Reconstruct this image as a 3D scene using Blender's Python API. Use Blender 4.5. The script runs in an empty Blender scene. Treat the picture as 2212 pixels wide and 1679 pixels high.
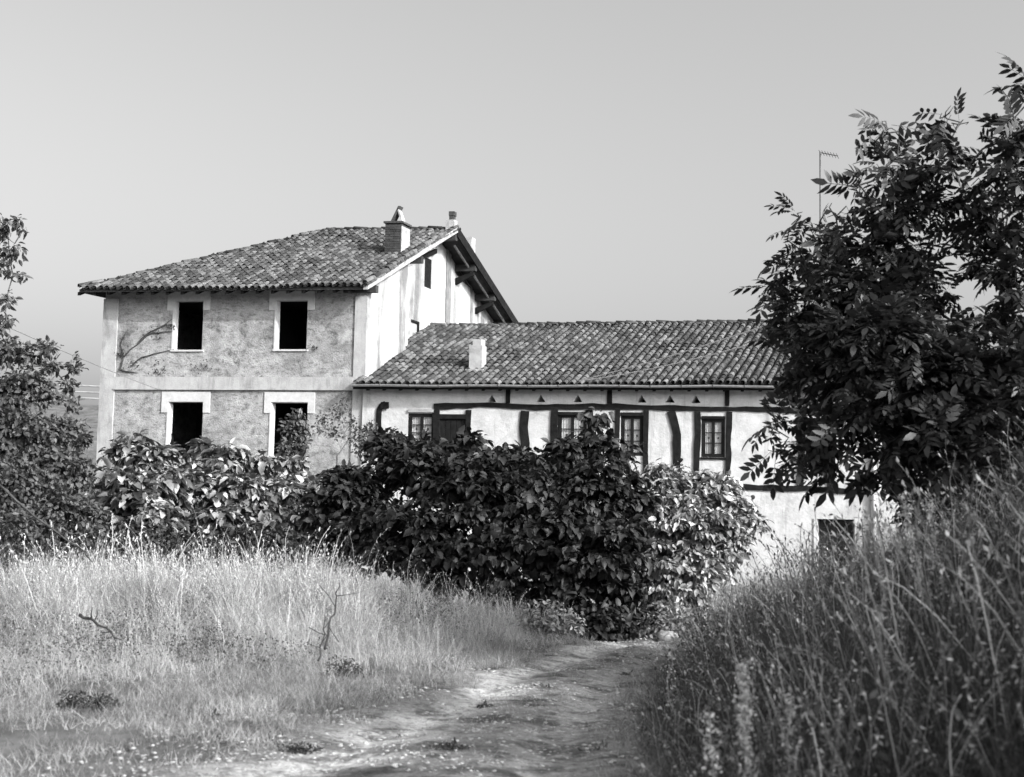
import bpy, bmesh, math, random
import numpy as np
from mathutils import Vector, Matrix
from mathutils.geometry import delaunay_2d_cdt
R = math.radians
rng = np.random.default_rng(7)
random.seed(7)
SC = bpy.context.scene
COL = SC.collection

# ------------------------------------------------------------------ camera, sky, sun, exposure
FOC, CX, CY = 3072.0, 1106.0, 839.5            # focal length and centre of the photograph in 2212 px units
PITCH = math.atan((1140 - CY) / FOC)
ROLL = 0.020
CAM = np.array([0.0, 0.0, 1.6])
_cp, _sp = math.cos(PITCH), math.sin(PITCH)
_r0 = np.array([1, 0, 0.]); _u0 = np.array([0, -_sp, _cp]); FW = np.array([0, _cp, _sp])
RT = math.cos(ROLL) * _r0 + math.sin(ROLL) * _u0
UP = -math.sin(ROLL) * _r0 + math.cos(ROLL) * _u0
cam_d = bpy.data.cameras.new('camera'); cam = bpy.data.objects.new('camera', cam_d); COL.objects.link(cam)
M = Matrix(((RT[0], UP[0], -FW[0], CAM[0]), (RT[1], UP[1], -FW[1], CAM[1]), (RT[2], UP[2], -FW[2], CAM[2]), (0, 0, 0, 1)))
cam.matrix_world = M
cam_d.lens = 50; cam_d.sensor_width = 36; cam_d.clip_end = 3000; cam_d.clip_start = 0.1
cam_d.dof.use_dof = True; cam_d.dof.focus_distance = 38; cam_d.dof.aperture_fstop = 3.0
SC.camera = cam

SUN_AZ = -38.0      # direction TO the sun, degrees from +x (negative: on the camera's side)
SUN_EL = 29.0
world = bpy.data.worlds.new('World'); SC.world = world; world.use_nodes = True
nt = world.node_tree; nt.nodes.clear()
sky = nt.nodes.new('ShaderNodeTexSky'); sky.sky_type = 'NISHITA'; sky.sun_disc = False
sky.sun_elevation = R(SUN_EL); sky.sun_rotation = R(90 - SUN_AZ)
sky.air_density = 1.0; sky.dust_density = 7.0; sky.ozone_density = 1.0
bw = nt.nodes.new('ShaderNodeRGBToBW'); bg = nt.nodes.new('ShaderNodeBackground'); wo = nt.nodes.new('ShaderNodeOutputWorld')
nt.links.new(sky.outputs[0], bw.inputs[0]); nt.links.new(bw.outputs[0], bg.inputs[0]); nt.links.new(bg.outputs[0], wo.inputs[0])
bg.inputs[1].default_value = 0.15
sun_d = bpy.data.lights.new('sun', 'SUN'); sun = bpy.data.objects.new('sun', sun_d); COL.objects.link(sun)
sun_d.energy = 2.0; sun_d.angle = R(0.5); sun_d.color = (1, 1, 1)
sdir = Vector((math.cos(R(SUN_AZ)) * math.cos(R(SUN_EL)), math.sin(R(SUN_AZ)) * math.cos(R(SUN_EL)), math.sin(R(SUN_EL))))
sun.rotation_euler = sdir.to_track_quat('Z', 'Y').to_euler(); sun.location = (20, -20, 30)
SC.view_settings.view_transform = 'Standard'; SC.view_settings.look = 'None'
SC.view_settings.exposure = 1.15; SC.view_settings.gamma = 1.0; SC.view_settings.use_curve_mapping = False
SC.cycles.max_bounces = 6; SC.cycles.transparent_max_bounces = 8

# ------------------------------------------------------------------ survey helpers (photo pixel -> point on a real plane)
def ray(x, y): return FW + RT * (x - CX) / FOC + UP * (CY - y) / FOC
U = np.array([math.cos(R(10)), -math.sin(R(10)), 0]); V = np.array([math.sin(R(20)), math.cos(R(20)), 0]); Zv = np.array([0, 0, 1.])
_d = ray(795, 640); O = CAM + _d * (46 / _d[1]); O[2] = 0
def W(a, b, z): return O + a * U + b * V + z * Zv
def fa(x, y, b=0.0):
    d = ray(x, y); q = O + b * V - CAM
    s = np.linalg.solve(np.array([[d[0], -U[0]], [d[1], -U[1]]]), q[:2]); return s[1], CAM[2] + s[0] * d[2]
def ga(x, y, a=0.0):
    d = ray(x, y); q = O + a * U - CAM
    s = np.linalg.solve(np.array([[d[0], -V[0]], [d[1], -V[1]]]), q[:2]); return s[1], CAM[2] + s[0] * d[2]
def at(x, y, Y):
    d = ray(x, y); return CAM + d * (Y / d[1])
def on_plane(x, y, p0, n):
    d = ray(x, y); return CAM + d * (np.dot(p0 - CAM, n) / np.dot(d, n))

def sstep(a, b, x):
    t = np.clip((np.asarray(x, float) - a) / (b - a), 0, 1); return t * t * (3 - 2 * t)
def _hash(i, j, s): 
    h = np.sin(i * 127.1 + j * 311.7 + s * 74.7) * 43758.5453; return h - np.floor(h)
def vnoise(x, y, s=0):
    x = np.asarray(x, float); y = np.asarray(y, float)
    i = np.floor(x); j = np.floor(y); fx = x - i; fy = y - j; fx = fx * fx * (3 - 2 * fx); fy = fy * fy * (3 - 2 * fy)
    a = _hash(i, j, s); b = _hash(i + 1, j, s); c = _hash(i, j + 1, s); d = _hash(i + 1, j + 1, s)
    return (a * (1 - fx) + b * fx) * (1 - fy) + (c * (1 - fx) + d * fx) * fy
def fbm(x, y, s=0): return 0.55 * vnoise(x, y, s) + 0.3 * vnoise(x * 2.1, y * 2.1, s + 1) + 0.15 * vnoise(x * 4.3, y * 4.3, s + 2)

PL = ([2, 5, 8, 10.4, 12.5, 14.7, 17.5, 20, 22, 24, 30, 42], [-5.5, -3.9, -2.7, -2.0, -1.35, -0.75, 0.15, 1.15, 2.5, 3.8, 6.0, 8.6])
PR = ([2, 5, 9.2, 11, 13, 16, 20, 22, 24, 30, 42], [0.5, 0.62, 0.95, 1.05, 1.25, 1.7, 2.75, 3.8, 5.2, 7.8, 10.8])
def xl(y): return np.interp(y, *PL)
def xr(y): return np.interp(y, *PR)
def ground(x, y):
    x = np.asarray(x, float); y = np.asarray(y, float)
    d = x - xr(y) - 0.1
    dd = np.clip(d, 0, 4.6); bank = np.where(d > 0, .30 * dd + .045 * dd * dd + .06 * np.clip(d - 4.6, 0, 12), 0) * (1 - 0.72 * sstep(12.5, 21, y) * (1 - 0.55 * sstep(2.5, 6, d))) * (1 - 0.8 * sstep(26, 38, y))
    bank = bank * sstep(-2, 4, y)
    dl = xl(y) - x
    hump = 0.42 * sstep(13.2, 18, y) * sstep(0.1, 3.2, dl) * (1 - sstep(21, 27, y))
    hill = 8.6 * sstep(56, 92, y - 0.15 * x) * (1 - 0.5 * sstep(0, 60, x))
    far = 2.5 * fbm(x / 60, y / 60, 5) * sstep(95, 180, y)
    onp = sstep(-0.2, 0.5, x - xl(y)) * sstep(-0.2, 0.4, xr(y) - x)
    bumps = (fbm(x / 1.4, y / 1.4, 11) - 0.5) * 0.14 * (1 - 0.7 * onp) + (vnoise(x * 4, y * 4, 3) - 0.5) * 0.03
    pos = (x - xl(y)) / np.maximum(xr(y) - xl(y), 0.5)
    ruts = -0.05 * onp * (np.exp(-((pos - 0.3) / 0.1) ** 2) + np.exp(-((pos - 0.78) / 0.1) ** 2))
    flat = 1 - sstep(38, 42, y) * (1 - sstep(62, 66, y)) * sstep(-20, -17, x) * (1 - sstep(22, 26, x))
    return (bank + hump) * flat + hill + far + bumps * flat + ruts

# ------------------------------------------------------------------ tags, objects
def tag(o, label=None, cat=None, group=None, kind=None):
    if label: o['label'] = label
    if cat: o['category'] = cat
    if group: o['group'] = group
    if kind: o['kind'] = kind
    return o
def empty(name, loc, label=None, cat=None, group=None):
    o = bpy.data.objects.new(name, None); COL.objects.link(o); o.location = tuple(loc); o.empty_display_size = 0.3
    return tag(o, label, cat, group)
def wloc(p):
    v = Vector((0, 0, 0))
    while p is not None: v += p.location; p = p.parent
    return v
def np_mesh(name, verts, faces_flat, counts, smooth=False):
    me = bpy.data.meshes.new(name)
    n = len(verts); me.vertices.add(n); me.vertices.foreach_set('co', np.ascontiguousarray(verts, dtype=np.float32).ravel())
    nl = len(faces_flat); me.loops.add(nl); me.loops.foreach_set('vertex_index', np.ascontiguousarray(faces_flat, dtype=np.int32))
    counts = np.asarray(counts, dtype=np.int32); st = np.concatenate([[0], np.cumsum(counts)[:-1]]).astype(np.int32)
    me.polygons.add(len(counts)); me.polygons.foreach_set('loop_start', st)
    me.update(calc_edges=True)
    if smooth: me.polygons.foreach_set('use_smooth', np.ones(len(counts), dtype=bool))
    return me
class MB:
    def __init__(s): s.v = []; s.f = []
    def add(s, vs, fs):
        k = len(s.v); s.v += [tuple(p) for p in vs]; s.f += [tuple(i + k for i in f) for f in fs]
    def hexa(s, p):  # 8 points: bottom 4 ccw, top 4 ccw
        s.add(p, [(3, 2, 1, 0), (4, 5, 6, 7), (0, 1, 5, 4), (1, 2, 6, 5), (2, 3, 7, 6), (3, 0, 4, 7)])
    def box(s, a0, a1, b0, b1, z0, z1, fn=W):
        s.hexa([fn(a0, b0, z0), fn(a1, b0, z0), fn(a1, b1, z0), fn(a0, b1, z0), fn(a0, b0, z1), fn(a1, b0, z1), fn(a1, b1, z1), fn(a0, b1, z1)])
    def tube(s, pts, rad, n=6, cap=True):
        pts = [np.array(p, float) for p in pts]; k = len(s.v); m = len(pts)
        if not hasattr(rad, '__len__'): rad = [rad] * m
        ref = None
        for i, p in enumerate(pts):
            t = pts[min(i + 1, m - 1)] - pts[max(i - 1, 0)]; t = t / (np.linalg.norm(t) + 1e-9)
            if ref is None: ref = np.cross(t, (0.3, 0.2, 1.) if abs(t[2]) < .9 else (1., 0.2, 0))
            e1 = ref - t * np.dot(ref, t); e1 /= np.linalg.norm(e1) + 1e-9; ref = e1; e2 = np.cross(t, e1)
            for j in range(n):
                A = 2 * math.pi * j / n; s.v.append(tuple(p + rad[i] * (math.cos(A) * e1 + math.sin(A) * e2)))
        for i in range(m - 1):
            for j in range(n): s.f.append((k + i * n + j, k + i * n + (j + 1) % n, k + (i + 1) * n + (j + 1) % n, k + (i + 1) * n + j))
        if cap: s.f.append(tuple(k + j for j in range(n))[::-1]); s.f.append(tuple(k + (m - 1) * n + j for j in range(n)))
    def prism(s, poly, fn, d0, d1, holes=()):
        """plate in the (s,z) plane, between depths d0 (front) and d1 (back), with holes"""
        loops = [list(poly)] + [list(h) for h in holes]
        pts = [Vector(p) for l in loops for p in l]; fcs = []; k = 0
        for l in loops: fcs.append(list(range(k, k + len(l)))); k += len(l)
        vs, es, fs, *_ = delaunay_2d_cdt(pts, [], fcs, 5 if holes else 1, 1e-5)
        n = len(vs); k = len(s.v)
        s.v += [tuple(fn(p.x, d0, p.y)) for p in vs] + [tuple(fn(p.x, d1, p.y)) for p in vs]
        for f in fs: s.f.append(tuple(k + i for i in f)); s.f.append(tuple(k + n + i for i in reversed(f)))
        for l in loops:
            m = len(l); b = len(s.v)
            s.v += [tuple(fn(p[0], d0, p[1])) for p in l] + [tuple(fn(p[0], d1, p[1])) for p in l]
            for j in range(m): s.f.append((b + j, b + (j + 1) % m, b + m + (j + 1) % m, b + m + j))
    def build(s, name, mat, parent=None, smooth=False, fix=True, **tg):
        off = np.array(wloc(parent)) if parent is not None else np.zeros(3)
        me = bpy.data.meshes.new(name); me.from_pydata([tuple(np.array(v) - off) for v in s.v], [], s.f)
        if fix:
            bm = bmesh.new(); bm.from_mesh(me); bmesh.ops.recalc_face_normals(bm, faces=bm.faces); bm.to_mesh(me); bm.free()
        if smooth: me.polygons.foreach_set('use_smooth', [True] * len(me.polygons))
        me.materials.append(mat)
        o = bpy.data.objects.new(name, me); COL.objects.link(o); o.parent = parent
        return tag(o, **tg) if tg else o
def link_mesh(name, me, mat, parent=None, loc=None, **tg):
    if mat and not me.materials: me.materials.append(mat)
    o = bpy.data.objects.new(name, me); COL.objects.link(o); o.parent = parent
    if loc is not None: o.location = tuple(loc)
    return tag(o, **tg) if tg else o
def rect(s0, s1, z0, z1): return [(s0, z0), (s1, z0), (s1, z1), (s0, z1)]

class Tmpl:
    def __init__(s, v, f): s.v = np.array(v, float); s.flat = np.array([i for q in f for i in q]); s.cnt = np.array([len(q) for q in f]); s.f = f
def scatter(name, tm, T, off=np.zeros(3), smooth=False):
    """tm template, T (N,3,4) transforms -> one mesh"""
    T = np.asarray(T); N = len(T); n = len(tm.v)
    v = np.einsum('nij,kj->nki', T[:, :, :3], tm.v) + T[:, None, :, 3] - off
    fl = (tm.flat[None, :] + (np.arange(N) * n)[:, None]).ravel(); cn = np.tile(tm.cnt, N)
    return np_mesh(name, v.reshape(-1, 3), fl, cn, smooth)
def frames(pos, d, nrm, scale, roll=None):
    """transforms with local y along d, local z near nrm"""
    d = d / (np.linalg.norm(d, axis=1, keepdims=True) + 1e-9)
    x = np.cross(d, nrm); x /= np.linalg.norm(x, axis=1, keepdims=True) + 1e-9
    z = np.cross(x, d)
    if roll is not None:
        c, s_ = np.cos(roll)[:, None], np.sin(roll)[:, None]; x, z = x * c + z * s_, z * c - x * s_
    sc = np.asarray(scale); sc = sc[:, None] if sc.ndim == 1 else sc
    T = np.zeros((len(pos), 3, 4)); T[:, :, 0] = x * (sc[:, :1]); T[:, :, 1] = d * (sc[:, 1:2] if sc.shape[1] > 1 else sc); T[:, :, 2] = z * (sc[:, 2:3] if sc.shape[1] > 2 else sc[:, :1]); T[:, :, 3] = pos
    return T
def pieces(name, mes, T, parent, mat):
    """each transform one object sharing mesh data"""
    off = np.array(wloc(parent))
    for i in range(len(T)):
        m4 = Matrix([list(T[i, r, :3]) + [T[i, r, 3] - off[r]] for r in range(3)] + [[0, 0, 0, 1]])
        o = bpy.data.objects.new(name, mes[i % len(mes)]); COL.objects.link(o); o.parent = parent; o.matrix_basis = m4
def tmesh(name, tm, mat, smooth=False):
    me = np_mesh(name, tm.v, tm.flat, tm.cnt, smooth); me.materials.append(mat); return me

# ------------------------------------------------------------------ materials (a black and white picture: every base colour is a grey)
def mat(name, lo, hi, scale=4.0, rough=0.85, bump=0.0, bscale=30.0, island=0.0, detail=6, stain=None, streak=None, trans=0.0, spec=0.3, stretch=None, gamma=1.0):
    m = bpy.data.materials.new(name); m.use_nodes = True; n = m.node_tree; N = n.nodes; L = n.links; N.clear()
    out = N.new('ShaderNodeOutputMaterial'); p = N.new('ShaderNodeBsdfPrincipled'); L.new(p.outputs[0], out.inputs[0])
    p.inputs['Roughness'].default_value = rough; p.inputs['Specular IOR Level'].default_value = spec
    geo = N.new('ShaderNodeNewGeometry'); src = geo.outputs['Position']
    if stretch:
        mp = N.new('ShaderNodeMapping'); mp.inputs['Scale'].default_value = stretch; L.new(src, mp.inputs[0]); src = mp.outputs[0]
    nz = N.new('ShaderNodeTexNoise'); nz.inputs['Scale'].default_value = scale; nz.inputs['Detail'].default_value = detail; nz.inputs['Roughness'].default_value = 0.62; L.new(src, nz.inputs[0])
    mr = N.new('ShaderNodeMapRange'); mr.inputs[1].default_value = 0.3; mr.inputs[2].default_value = 0.7; mr.inputs[3].default_value = lo; mr.inputs[4].default_value = hi; L.new(nz.outputs[0], mr.inputs[0])
    val = mr.outputs[0]
    def math_(op, a, b=None, clamp=False):
        q = N.new('ShaderNodeMath'); q.operation = op; q.use_clamp = clamp
        for i, z in enumerate((a, b)):
            if z is None: continue
            if isinstance(z, (int, float)): q.inputs[i].default_value = z
            else: L.new(z, q.inputs[i])
        return q.outputs[0]
    def stain_(cfg, val, stretch=None):
        sc, t0, t1, dark = cfg[:4]
        s2 = geo.outputs['Position']
        if stretch:
            mp = N.new('ShaderNodeMapping'); mp.inputs['Scale'].default_value = stretch; L.new(s2, mp.inputs[0]); s2 = mp.outputs[0]
        q = N.new('ShaderNodeTexNoise'); q.inputs['Scale'].default_value = sc; q.inputs['Detail'].default_value = 9; q.inputs['Roughness'].default_value = 0.7; L.new(s2, q.inputs[0])
        r = N.new('ShaderNodeMapRange'); r.inputs[1].default_value = t0; r.inputs[2].default_value = t1; r.inputs[3].default_value = 1.0; r.inputs[4].default_value = dark; L.new(q.outputs[0], r.inputs[0])
        return math_('MULTIPLY', val, r.outputs[0])
    if stain:
        for cfg in (stain if isinstance(stain, list) else [stain]): val = stain_(cfg, val, cfg[4] if len(cfg) > 4 else None)
    if island:
        oi = N.new('ShaderNodeObjectInfo')
        f = math_('FRACT', math_('ADD', geo.outputs['Random Per Island'], oi.outputs['Random']))
        if gamma != 1.0: f = math_('POWER', f, gamma)
        f = math_('ADD', math_('MULTIPLY', f, 2 * island), 1 - island)
        val = math_('MULTIPLY', val, f)
    L.new(val, p.inputs['Base Color'])
    if bump:
        nb = N.new('ShaderNodeTexNoise'); nb.inputs['Scale'].default_value = bscale; nb.inputs['Detail'].default_value = 8; nb.inputs['Roughness'].default_value = 0.65; L.new(src, nb.inputs[0])
        b = N.new('ShaderNodeBump'); b.inputs['Strength'].default_value = 1.0; b.inputs['Distance'].default_value = bump; L.new(nb.outputs[0], b.inputs['Height']); L.new(b.outputs[0], p.inputs['Normal'])
    if trans:
        tr = N.new('ShaderNodeBsdfTranslucent'); L.new(val, tr.inputs[0]); mx = N.new('ShaderNodeMixShader'); mx.inputs[0].default_value = trans
        L.new(p.outputs[0], mx.inputs[1]); L.new(tr.outputs[0], mx.inputs[2]); L.new(mx.outputs[0], out.inputs[0])
    return m
MT = dict(
    white=mat('whitewash', 0.41, 0.55, 2.2, 0.9, 0.02, 9, stain=[(1.4, 0.52, 0.74, 0.72), (1.0, 0.55, 0.72, 0.6, (3, 3, .3)), (9, 0.56, 0.7, 0.8), (26, 0.6, 0.72, 0.75)]),
    white2=mat('gable_limewash', 0.36, 0.52, 1.8, 0.9, 0.02, 9, stain=[(0.9, 0.46, 0.62, 0.36, (1.5, 1.5, .16)), (1.1, 0.52, 0.66, 0.7), (6, 0.55, 0.7, 0.75), (22, 0.58, 0.72, 0.8)]),
    render=mat('rough_render', 0.23, 0.43, 3.0, 0.95, 0.03, 20, stain=[(16, 0.54, 0.68, 0.66), (0.55, 0.48, 0.66, 0.62), (1.7, 0.56, 0.66, 0.42), (5, 0.52, 0.62, 0.55, (1, 1, 2.2))]),
    smooth=mat('smooth_render', 0.32, 0.42, 2.0, 0.9, 0.012, 20, stain=[(2.0, 0.5, 0.64, 0.7, (1.5, 1.5, .3)), (22, 0.55, 0.7, 0.75), (1.2, 0.55, 0.75, 0.75), (9, 0.6, 0.8, 0.8)]),
    trim=mat('painted_trim', 0.42, 0.54, 6, 0.8, 0.003, 30, stain=[(5, 0.55, 0.75, 0.75), (18, 0.56, 0.7, 0.8)]),
    inner=mat('unlit_plaster', 0.05, 0.10, 1.5, 0.95),  # dark tone puts the unlit rooms' shade into the plaster
    timber=mat('dark_timber', 0.006, 0.018, 7, 0.85, 0.012, 30, spec=0.08, stretch=(1, 1, 1)),
    greywood=mat('weathered_timber', 0.08, 0.26, 9, 0.9, 0.01, 30, stretch=(1, 1, .3)),
    soffit=mat('soffit_boards', 0.02, 0.05, 5, 0.9, 0.01, 20),
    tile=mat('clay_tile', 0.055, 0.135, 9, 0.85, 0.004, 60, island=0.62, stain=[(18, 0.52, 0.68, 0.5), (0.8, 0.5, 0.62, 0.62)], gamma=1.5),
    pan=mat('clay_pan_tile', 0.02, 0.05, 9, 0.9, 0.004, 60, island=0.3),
    mortar=mat('lime_mortar', 0.24, 0.42, 5, 0.9, 0.02, 20, stain=(8, 0.5, 0.7, 0.6)),
    brickd=mat('dark_brick', 0.025, 0.06, 8, 0.9, 0.01, 30, island=0.3),  # dark brick tone, varied at random per piece
    concrete=mat('grey_cement', 0.26, 0.40, 4, 0.9, 0.006, 30, stain=(3, 0.5, 0.72, 0.6)),
    zinc=mat('zinc_gutter', 0.22, 0.34, 6, 0.5, 0.002, 20, stain=(4, 0.5, 0.7, 0.6), spec=0.5),
    pipe=mat('downpipe', 0.55, 0.68, 6, 0.6),
    metal=mat('aerial_metal', 0.06, 0.10, 6, 0.5),
    wire=mat('wire', 0.16, 0.22, 6, 0.7),
    cable=mat('pale_cable', 0.6, 0.7, 6, 0.7),
    curtain=mat('lace_curtain', 0.50, 0.85, 22, 0.95),
    bark=mat('bark', 0.05, 0.13, 12, 0.95, 0.01, 40, stretch=(1, 1, .3)),
    deadwood=mat('dead_wood', 0.03, 0.08, 12, 0.95),
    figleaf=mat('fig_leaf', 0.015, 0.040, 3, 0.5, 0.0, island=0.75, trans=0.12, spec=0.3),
    brightleaf=mat('sunlit_fig_leaf', 0.11, 0.38, 3, 0.40, 0.0, island=0.9, gamma=2.0, trans=0.2, spec=0.6),  # sun highlights put into the leaf tone, bright on few leaves
    bushleaf=mat('bush_leaf', 0.15, 0.44, 3, 0.42, 0.0, island=0.85, gamma=1.8, trans=0.2, spec=0.5),
    walnut=mat('walnut_leaf', 0.020, 0.042, 3, 0.45, 0.0, island=0.6, trans=0.28, spec=0.45),
    shrubleaf=mat('shrub_leaf', 0.05, 0.12, 3, 0.5, 0.0, island=0.6, trans=0.22),
    darkleaf=mat('dark_leaf', 0.022, 0.05, 3, 0.55, 0.0, island=0.5, trans=0.2),
    straw=mat('dry_grass', 0.36, 0.64, 0.9, 0.7, island=0.6, trans=0.18, spec=0.3, stain=[(0.7, 0.5, 0.64, 0.5), (3.2, 0.5, 0.62, 0.5)]),
    green=mat('short_grass', 0.20, 0.46, 0.8, 0.7, island=0.6, trans=0.22, spec=0.3, stain=(1.1, 0.5, 0.64, 0.45)),
    bankg=mat('bank_grass', 0.03, 0.15, 0.8, 0.6, island=0.92, gamma=2.2, trans=0.22, spec=0.35),  # shade of the bank put into a mostly dark blade tone
    bseed=mat('bank_seed_heads', 0.26, 0.50, 2, 0.8, island=0.7, trans=0.2, gamma=1.6),  # darker copy of the seed heads, bank shade put into its tone
    seed=mat('seed_heads', 0.38, 0.62, 2, 0.8, island=0.35, trans=0.2),
    weed=mat('weed_leaf', 0.20, 0.34, 3, 0.5, island=0.4, trans=0.2),
    stone=mat('pale_limestone', 0.30, 0.50, 6, 0.9, 0.02, 14, island=0.25),
    soil=mat('soil_and_turf', 0.07, 0.17, 1.2, 0.95, 0.03, 14, stain=[(0.9, 0.5, 0.66, 0.5), (8, 0.5, 0.7, 0.6)]),
    path=mat('trodden_path', 0.28, 0.50, 1.1, 0.95, 0.05, 16, stain=[(1.3, 0.5, 0.58, 0.36), (7, 0.48, 0.62, 0.55), (22, 0.5, 0.64, 0.55), (60, 0.5, 0.7, 0.6)]),
    fence=mat('pale_rail', 0.22, 0.32, 3, 0.8),
)
g_ = bpy.data.materials.new('window_glass'); g_.use_nodes = True; gn = g_.node_tree; gn.nodes.clear()
o_ = gn.nodes.new('ShaderNodeOutputMaterial'); mx = gn.nodes.new('ShaderNodeMixShader'); t_ = gn.nodes.new('ShaderNodeBsdfTransparent'); gl = gn.nodes.new('ShaderNodeBsdfGlossy')
gl.inputs['Roughness'].default_value = 0.05; mx.inputs[0].default_value = 0.10; t_.inputs[0].default_value = (.9, .9, .9, 1)
gn.links.new(t_.outputs[0], mx.inputs[1]); gn.links.new(gl.outputs[0], mx.inputs[2]); gn.links.new(mx.outputs[0], o_.inputs[0]); MT['glass'] = g_

# ------------------------------------------------------------------ ground and path
def axis(segs):
    out = []
    for a, b, st in segs: out += list(np.arange(a, b, st))
    return np.array(out + [segs[-1][1]])
gx = axis([(-600, -60, 30), (-60, -14, 2), (-14, 12, 0.16), (12, 60, 2), (60, 600, 30)])
gy = axis([(-60, 0, 4), (0, 4, .5), (4, 26, 0.16), (26, 60, 1), (60, 130, 2.5), (130, 1200, 40)])
X, Y = np.meshgrid(gx, gy); Zg = ground(X, Y); nx, ny = len(gx), len(gy)
idx = np.arange(nx * ny).reshape(ny, nx); q = np.stack([idx[:-1, :-1], idx[:-1, 1:], idx[1:, 1:], idx[1:, :-1]], -1).reshape(-1, 4)
link_mesh('ground', np_mesh('ground', np.stack([X, Y, Zg], -1).reshape(-1, 3), q.ravel(), np.full(len(q), 4), True), MT['soil'], kind='structure')
py_ = np.concatenate([np.arange(1, 26, 0.12), np.arange(26, 43, .5)]); ps = np.linspace(0, 1, 26)
Lx = xl(py_) + (fbm(py_ * 1.1, py_ * 0 + 3, 8) - .5) * 0.8; Rx = xr(py_) + (fbm(py_ * 1.3, py_ * 0 + 9, 9) - .5) * 0.5
PXx = Lx[:, None] * (1 - ps) + Rx[:, None] * ps; PY = np.repeat(py_[:, None], len(ps), 1)
edge = np.minimum(ps, 1 - ps)[None, :]
worn_lit = np.exp(-((ps[None, :] - .30 - .06 * np.sin(PY * .6)) / .13) ** 2) * (.55 + .9 * fbm(PXx * 1.4, PY * .6, 91)) + .4 * np.exp(-((ps[None, :] - .78) / .12) ** 2)  # rut wear, with the sunlit strip painted into the left band
PZ = ground(PXx, PY) + 0.02 * sstep(0, .12, edge) + 0.004 + (vnoise(PXx * 9, PY * 9, 4) - .5) * .012
idx = np.arange(PXx.size).reshape(PXx.shape); q = np.stack([idx[:-1, :-1], idx[:-1, 1:], idx[1:, 1:], idx[1:, :-1]], -1).reshape(-1, 4)
pm = np_mesh('path', np.stack([PXx, PY, PZ], -1).reshape(-1, 3), q.ravel(), np.full(len(q), 4), True)
at_ = pm.attributes.new('worn_lit', 'FLOAT', 'POINT'); at_.data.foreach_set('value', np.clip(worn_lit, 0, 1.3).astype(np.float32).ravel())
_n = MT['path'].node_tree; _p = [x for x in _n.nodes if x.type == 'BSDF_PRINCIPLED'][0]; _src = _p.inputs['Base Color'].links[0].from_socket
_a = _n.nodes.new('ShaderNodeAttribute'); _a.attribute_name = 'worn_lit'; _m = _n.nodes.new('ShaderNodeMath'); _m.operation = 'MULTIPLY_ADD'; _m.inputs[1].default_value = 1.0; _m.inputs[2].default_value = .62
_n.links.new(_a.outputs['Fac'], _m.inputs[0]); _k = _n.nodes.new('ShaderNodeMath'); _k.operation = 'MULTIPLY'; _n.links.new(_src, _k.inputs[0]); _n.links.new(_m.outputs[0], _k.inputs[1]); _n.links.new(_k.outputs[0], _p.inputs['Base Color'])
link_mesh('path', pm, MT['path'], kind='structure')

# ------------------------------------------------------------------ roof tiles
def barrel(r0, r1, L, th=0.014, n=6, inv=False):
    v = []; f = []
    for (y, r) in ((0, r0), (L, r1)):
        for k in range(n + 1):
            A = math.pi * k / n; v.append((-r * math.cos(A), y, r * math.sin(A) * (-0.6 if inv else 0.95)))
    for k in range(n): f.append((k, k + 1, n + 2 + k, n + 1 + k))
    if not inv:
        b = len(v)
        for k in range(n + 1):
            A = math.pi * k / n; r = r0 - th; v.append((-r * math.cos(A), 0, r * math.sin(A) * .95))
        for k in range(n): f.append((k + 1, k, b + k, b + k + 1))
        b2 = len(v)
        for k in range(n + 1):
            A = math.pi * k / n; r = r0 - th; v.append((-r * math.cos(A), L * .4, r * math.sin(A) * .95))
        for k in range(n): f.append((b + k + 1, b + k, b2 + k, b2 + k + 1))
    return Tmpl(v, f)
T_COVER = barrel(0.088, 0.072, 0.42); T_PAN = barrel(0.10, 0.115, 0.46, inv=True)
ME_TILE = [tmesh('roof_tile', T_COVER, MT['tile'], True)]
def sag(p): return 0.085 * (fbm(p[..., 0] * .35, p[..., 1] * .5, 21) - .5) * 2
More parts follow.
